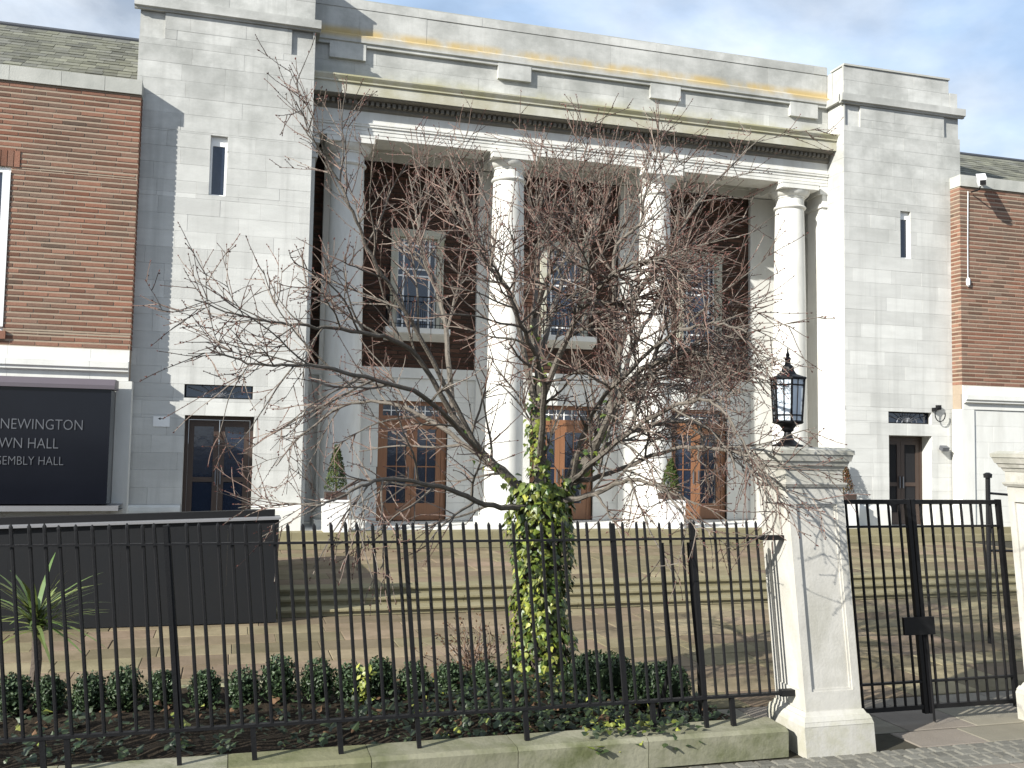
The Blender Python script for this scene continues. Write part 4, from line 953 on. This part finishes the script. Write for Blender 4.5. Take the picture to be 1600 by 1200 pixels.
LIMBS = [
    ([(3.03, -11.75, 1.8), (2.97, -11.8, 2.3), (2.93, -11.82, 2.8), (2.95, -11.8, 3.3), (2.9, -11.75, 3.75)], 0.085, 0.034, 0.3, 0.5),
    ([(3.05, -11.75, 1.75), (3.32, -11.78, 2.1), (3.58, -11.75, 2.45), (3.75, -11.72, 2.85), (3.85, -11.7, 3.3)], 0.08, 0.034, 0.3, 0.6),
    ([(3.0, -11.75, 1.78), (2.72, -11.72, 2.1), (2.38, -11.68, 2.4), (2.1, -11.7, 2.75)], 0.062, 0.032, 0.3, 0.5),
    ([(2.93, -11.82, 2.8), (2.61, -11.95, 3.88), (2.28, -12.05, 4.29), (2.14, -11.95, 4.74), (1.96, -11.85, 5.35)], 0.035, 0.007, 0.5, 0.7),
    ([(2.9, -11.75, 3.75), (3.0, -11.55, 4.43), (3.05, -11.45, 4.93), (3.08, -11.55, 5.56)], 0.03, 0.007, 0.5, 0.7),
    ([(2.38, -11.68, 2.4), (1.55, -12.25, 3.6), (1.14, -12.55, 4.11), (0.91, -12.75, 4.5), (0.7, -12.85, 4.84), (0.47, -12.95, 5.09)], 0.027, 0.005, 0.3, 0.5),
    ([(2.1, -11.7, 2.75), (1.59, -12.05, 3.35), (1.06, -12.45, 3.43), (0.59, -12.75, 3.43), (0.16, -12.95, 3.44), (-0.3, -13.15, 3.54)], 0.03, 0.005, 0.15, 0.6),
    ([(2.72, -11.72, 2.1), (2.24, -11.45, 2.49), (1.76, -11.15, 2.81), (1.21, -10.85, 2.87), (0.71, -10.65, 2.53), (0.46, -10.55, 2.19)], 0.034, 0.005, -0.1, 0.6),
    ([(3.75, -11.72, 2.85), (3.83, -12.05, 3.87), (4.12, -12.25, 4.38), (4.35, -12.35, 4.83), (4.7, -12.35, 5.26), (5.13, -12.45, 5.67)], 0.03, 0.005, 0.15, 0.45),
    ([(2.95, -11.8, 3.3), (3.38, -11.25, 4.24), (3.75, -11.05, 4.72), (3.97, -10.85, 5.15), (4.17, -10.85, 5.65)], 0.032, 0.007, 0.45, 0.7),
    ([(3.58, -11.75, 2.45), (3.63, -12.45, 3.07), (3.8, -12.95, 3.28), (3.91, -13.35, 3.31), (4.06, -13.65, 3.15)], 0.04, 0.006, -0.05, 1.15),
    ([(3.32, -11.78, 2.1), (3.87, -11.55, 2.52), (4.46, -11.55, 2.74), (4.99, -11.55, 2.68), (5.3, -11.55, 2.34)], 0.045, 0.006, -0.05, 1),
    ([(3.03, -11.75, 1.85), (3.39, -12.25, 2.02), (3.53, -12.85, 2.17), (3.62, -13.35, 2.08), (3.66, -13.75, 1.78)], 0.035, 0.006, -0.1, 0.55),
    ([(3.03, -11.75, 1.85), (2.4, -12.15, 1.89), (1.77, -12.75, 2.09), (1.19, -13.25, 2.16), (0.81, -13.55, 2.05), (0.56, -13.75, 1.94)], 0.035, 0.006, -0.1, 0.55),
    ([(2.93, -11.82, 2.8), (3.0, -12.55, 3.52), (3.02, -13.15, 3.79), (3.05, -13.65, 3.94), (3.26, -13.95, 3.95), (3.44, -14.05, 3.74)], 0.035, 0.006, 0.1, 1.3),
    ([(2.97, -11.8, 2.3), (2.69, -12.75, 3.02), (2.32, -13.35, 3.4), (2.04, -13.75, 3.7), (1.75, -14.05, 3.92)], 0.035, 0.006, 0.3, 0.7),
    ([(2.1, -11.7, 2.75), (2.08, -11.15, 3.89), (1.97, -10.75, 4.43), (1.93, -10.35, 5.01), (1.88, -10.15, 5.54)], 0.032, 0.006, 0.4, 0.6),
    ([(3.75, -11.72, 2.85), (4.33, -11.15, 3.74), (4.83, -10.75, 4.26), (5.13, -10.45, 4.87), (5.36, -10.25, 5.49)], 0.032, 0.006, 0.35, 0.7),
    ([(2.38, -11.68, 2.4), (1.59, -12.75, 2.87), (1.0, -13.35, 2.98), (0.53, -13.75, 3.03), (0.16, -13.95, 3.0), (-0.19, -14.05, 3.09)], 0.028, 0.005, 0.1, 0.5),
    ([(3.85, -11.7, 3.3), (3.69, -11.95, 4.41), (3.88, -12.15, 4.71), (3.9, -12.25, 5.01), (4.06, -12.35, 5.39)], 0.028, 0.006, 0.4, 0.7),
    ([(2.9, -11.75, 3.75), (2.9, -12.45, 4.26), (2.94, -12.85, 4.48), (2.83, -13.15, 4.74)], 0.028, 0.006, 0.4, 0.8),
    ([(3.58, -11.75, 2.45), (4.07, -11.05, 3.02), (4.76, -10.55, 3.22), (5.47, -10.15, 3.26), (6.16, -9.85, 3.64)], 0.035, 0.006, 0.1, 1.2),
    ([(3.32, -11.78, 2.1), (3.3, -12.4, 2.3), (3.5, -13.2, 2.7), (3.6, -13.9, 2.85), (3.6, -14.4, 2.75), (3.6, -14.8, 2.4)], 0.03, 0.006, -0.02, 0.5),
    ([(3.32, -11.78, 2.1), (3.5, -12.3, 2.2), (3.85, -13.0, 2.45), (4.02, -13.7, 2.45), (4.05, -14.2, 2.3), (4.05, -14.6, 1.95)], 0.03, 0.006, -0.02, 0.5),
    ([(3.32, -11.78, 2.1), (3.25, -12.4, 2.7), (3.3, -13.2, 3.1), (3.35, -13.9, 3.35), (3.45, -14.5, 3.4), (3.5, -14.9, 3.3)], 0.03, 0.006, -0.02, 0.5),
]
for ctrl, r0, r1, up, dens in LIMBS:
    path = smooth_path(ctrl, 6); n = len(path)
    path = [p + rnd_dir(tr) * .012 * min(1, i / 4) for i, p in enumerate(path)]
    length = sum((b_ - a).length for a, b_ in zip(path, path[1:]))
    lb = MB(); lb.tube(path, [r0 + (r1 - r0) * (i / (n - 1)) ** .8 for i in range(n)], 7)
    ns = max(2, int(length * 8.0 * dens))
    for k in range(ns):
        t = .16 + .82 * (k + tr.uniform(0, 1)) / ns; p, d = at(path, t); rr_ = (r0 + (r1 - r0) * t)
        ln = tr.uniform(.45, 1.2) * (1.15 - .55 * t); dd = side_dir(d, tr.uniform(.45, .95), up)
        sp, srs = grow(p, dd, ln, min(rr_ * .55, .015), .15, .06 * up, 8)
        lb.tube(sp, [max(.003, x) for x in srs], 5, cap=False)
        twigs_on(sp, srs[0], int(ln * 10 * (dens + .25)) + 2, .16, .62, up, 1)
    twigs_on(path, r1, int(length * 5 * dens), .18, .5, up, 1)
    lb.build('limb', 'branch_bark', tree, smooth=True)
tag(twig.build('twigs', 'twig_bark', tree), kind='stuff'); tag(buds.build('buds', 'bud', tree), kind='stuff')

# ---------------------------------------------------------------- ivy
ivr = random.Random(5)
ivy = thing('ivy', 'thick ivy with yellow-green leaves climbing the tree trunk', 'ivy', (TX, TY - .25, .17))
LM = {}
for mt in ('ivy_leaf', 'ivy_bright'):
    b = MB(); b.quad_faces(*ivy_leaf_geo(1.0)); LM[mt] = b.mesh('leaf', mt)
lst = {'ivy_leaf': MB(), 'ivy_bright': MB()}
leaves = []
def trunk_r(z): return .205 + .16 * math.exp(-((z - .1) / .35) ** 2) + .05 * math.exp(-((z - 1.7) / .4) ** 2)
for i in range(2900):
    z = .15 + 1.95 * ivr.random() ** .9; a = ivr.uniform(0, 6.283); rr_ = trunk_r(z) + ivr.uniform(-.05, .08) + .03 * math.sin(7 * z + 3 * a)
    xo = TX - .03 * z
    p = Vector((xo + rr_ * math.cos(a) * 1.05, TY + rr_ * math.sin(a), z)); n = Vector((math.cos(a), math.sin(a), ivr.uniform(-.1, .8))) + rnd_dir(ivr) * .55
    leaves.append((p, n, ivr.uniform(.04, .09), a))
for (ctrl, r0, r1, up, dens), cnt_ in zip(LIMBS[:3], (260, 130, 90)):
    path = smooth_path(ctrl, 6)
    for i in range(cnt_):
        t = abs(ivr.gauss(0, .38))
        if t > .98: continue
        p, d = at(path, t); v = rnd_dir(ivr); leaves.append((p + v * (r0 * (1 - .5 * t) + ivr.uniform(.0, .07)), v + Vector((-.3, -.5, .4)), ivr.uniform(.04, .085), math.atan2(v.y, v.x)))
for i in range(40):
    p = Vector((2.92 + ivr.gauss(0, .05), TY - .1 + ivr.gauss(0, .05), ivr.uniform(2.0, 3.35))); v = rnd_dir(ivr); leaves.append((p, v + Vector((-.4, -.7, .3)), ivr.uniform(.04, .08), 4.0))
def orient(n, rng):
    n = n.normalized(); q = n.to_track_quat('Z', 'Y'); return q
leaves.sort(key=lambda l: -l[2] * (1 if math.sin(l[3]) < .2 else .3))
for i, (p, n, s, a) in enumerate(leaves):
    bright = (math.cos(a) < .15 and ivr.random() < .30) or ivr.random() < .06  # sunlit side painted in: brighter leaves go mostly on the left
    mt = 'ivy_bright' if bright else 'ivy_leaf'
    n = n.normalized(); dwn = Vector((ivr.uniform(-.5, .5), 0, -1)); y_ = (dwn - n * dwn.dot(n)).normalized(); x_ = y_.cross(n)
    M_ = Matrix((x_, y_, n)).transposed()
    if i < 300:
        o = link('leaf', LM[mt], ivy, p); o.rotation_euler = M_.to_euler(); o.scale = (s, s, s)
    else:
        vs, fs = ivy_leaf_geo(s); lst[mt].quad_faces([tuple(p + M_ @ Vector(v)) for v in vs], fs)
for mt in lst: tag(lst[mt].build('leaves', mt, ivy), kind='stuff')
st = MB()
for k in range(12):
    a = ivr.uniform(0, 6.28); pts = []
    for j in range(9):
        z = .1 + 1.8 * j / 8; a += ivr.uniform(-.3, .3); r_ = trunk_r(z) - .035; pts.append((TX - .03 * z + r_ * math.cos(a), TY + r_ * math.sin(a), z))
    st.tube(pts, .012, 5)
st.build('vine_stem', 'bark', ivy)
# creeping ivy and weeds over the bed
gv = {'ivy_ground': MB(), 'ivy_bright': MB(), 'dry_leaf': MB()}
def ground_leaf(x, y, z, s, mt, tilt=.6):
    n = (Vector((0, -.25, 1)) + rnd_dir(ivr) * tilt).normalized(); d_ = rnd_dir(ivr); y_ = (d_ - n * d_.dot(n)).normalized(); x_ = y_.cross(n); M_ = Matrix((x_, y_, n)).transposed()
    vs, fs = ivy_leaf_geo(s); gv[mt].quad_faces([tuple(Vector((x, y, z)) + M_ @ Vector(v)) for v in vs], fs)
for i in range(3800):
    x = ivr.gauss(2.9, .75) if ivr.random() < .62 else ivr.uniform(-2.6, 4.1); y = ivr.uniform(-13.66, -11.7)
    if x > 4.15 or x < -2.8: continue
    hump = .16 * math.exp(-((x - 2.6) / .8) ** 2) * max(0, 1 - abs(y + 12.7) / 1.0)
    ground_leaf(x, y, .20 + hump * ivr.random() + ivr.uniform(0, .07), ivr.uniform(.03, .085), 'ivy_bright' if ivr.random() < .045 else ('dry_leaf' if ivr.random() < .10 else 'ivy_ground'))
for i in range(120):   # leaves spilling over the dwarf wall
    x = ivr.gauss(3.1, .28); y = ivr.uniform(-14.05, -13.7); z = .25 + ivr.uniform(0, .05) if y > -14.0 else .2 - ivr.uniform(0, .07)
    ground_leaf(x, y, z, ivr.uniform(.035, .075), 'ivy_bright' if ivr.random() < .35 else 'ivy_ground', .5)
gi = thing('ground_ivy', 'dark green creeping ivy and fallen leaves over the planting bed', 'ivy', (1.5, -12.8, .17))
gi['kind'] = 'stuff'
for mt in gv: tag(gv[mt].build('leaves', mt, gi), kind='stuff')
# small yellow-leaved plants in the row
for (x, y, lab) in ((1.20, -12.35, 'small yellow-leaved plant among the box shrubs left of the trunk'),):
    b = MB()
    for k in range(70):
        d_ = rnd_dir(ivr, 0); leaf_quad(b, (x + d_.x * .12 * ivr.random(), y + d_.y * .12 * ivr.random(), .2 + ivr.random() * .28), d_ + Vector((-.5, -.5, .5)), rnd_dir(ivr) + Vector((0, 0, .5)), ivr.uniform(.04, .085), ivr.uniform(.025, .05))
    b.tube([(x, y, .15), (x + .02, y, .4)], .008, 5); tag(b.build('yellow_plant', 'ivy_bright'), lab, 'plant')

# ---------------------------------------------------------------- planters by the columns
def planter(x, y, z, lab, plab, kind, sc=1.0, s_=.27):
    h = .62
    t = thing('planter', lab, 'planter', (x, y, z), 'white square planters by the portico')
    q = MB(); q.frustum(x, y, z, z + h, s_ - .02, s_ - .02, s_, s_); q.build('planter_body', 'white_paint', t)
    q = MB(); q.box(x - s_ - .015, x + s_ + .015, y - s_ - .015, y + s_ + .015, z + h + .001, z + h + .05); q.build('rim', 'white_paint', t)
    q = MB(); q.box(x - s_ + .05, x + s_ - .05, y - s_ + .05, y + s_ - .05, z + h + .051, z + h + .2); q.build('liner', 'dark_wood', t)
    zz = z + h + .2; rng = random.Random(int(x * 10)); b = MB(); H_ = .95 * sc; u = thing('potted_shrub', plab, 'shrub', (x, y, zz), 'shrubs potted in the white planters')
    for k in range(1500):
        v = rng.random() ** .8; a = rng.uniform(0, 6.283); r_ = (.25 * (1 - v) ** .8 + .02) * (1 - abs(rng.gauss(0, .14))); p = (x + r_ * math.cos(a), y + r_ * math.sin(a), zz + .02 + v * H_)
        leaf_quad(b, p, Vector((math.cos(a), math.sin(a), .4)) + rnd_dir(rng) * .7, rnd_dir(rng) + Vector((0, 0, 1)), rng.uniform(.04, .08), rng.uniform(.02, .035))
    b.build('foliage', kind, u); MB().tube([(x, y, zz - .1), (x, y, zz + H_ * .8)], [.03, .008], 6).build('stem', 'bark', u)
planter(2.18, -.25, .6, 'white square planter beside the left tower and first column', 'narrow green conical shrub in the planter beside the left tower', 'conifer')
planter(10.05, .0, .6, 'white square planter at the foot of the third column', 'narrow green conical shrub at the foot of the third column', 'conifer', .8)
planter(14.62, -.25, .6, 'white square planter beside the right tower, half hidden by the gate pillar', 'reddish potted shrub between gate pillar and right tower', 'red_flower', .9)
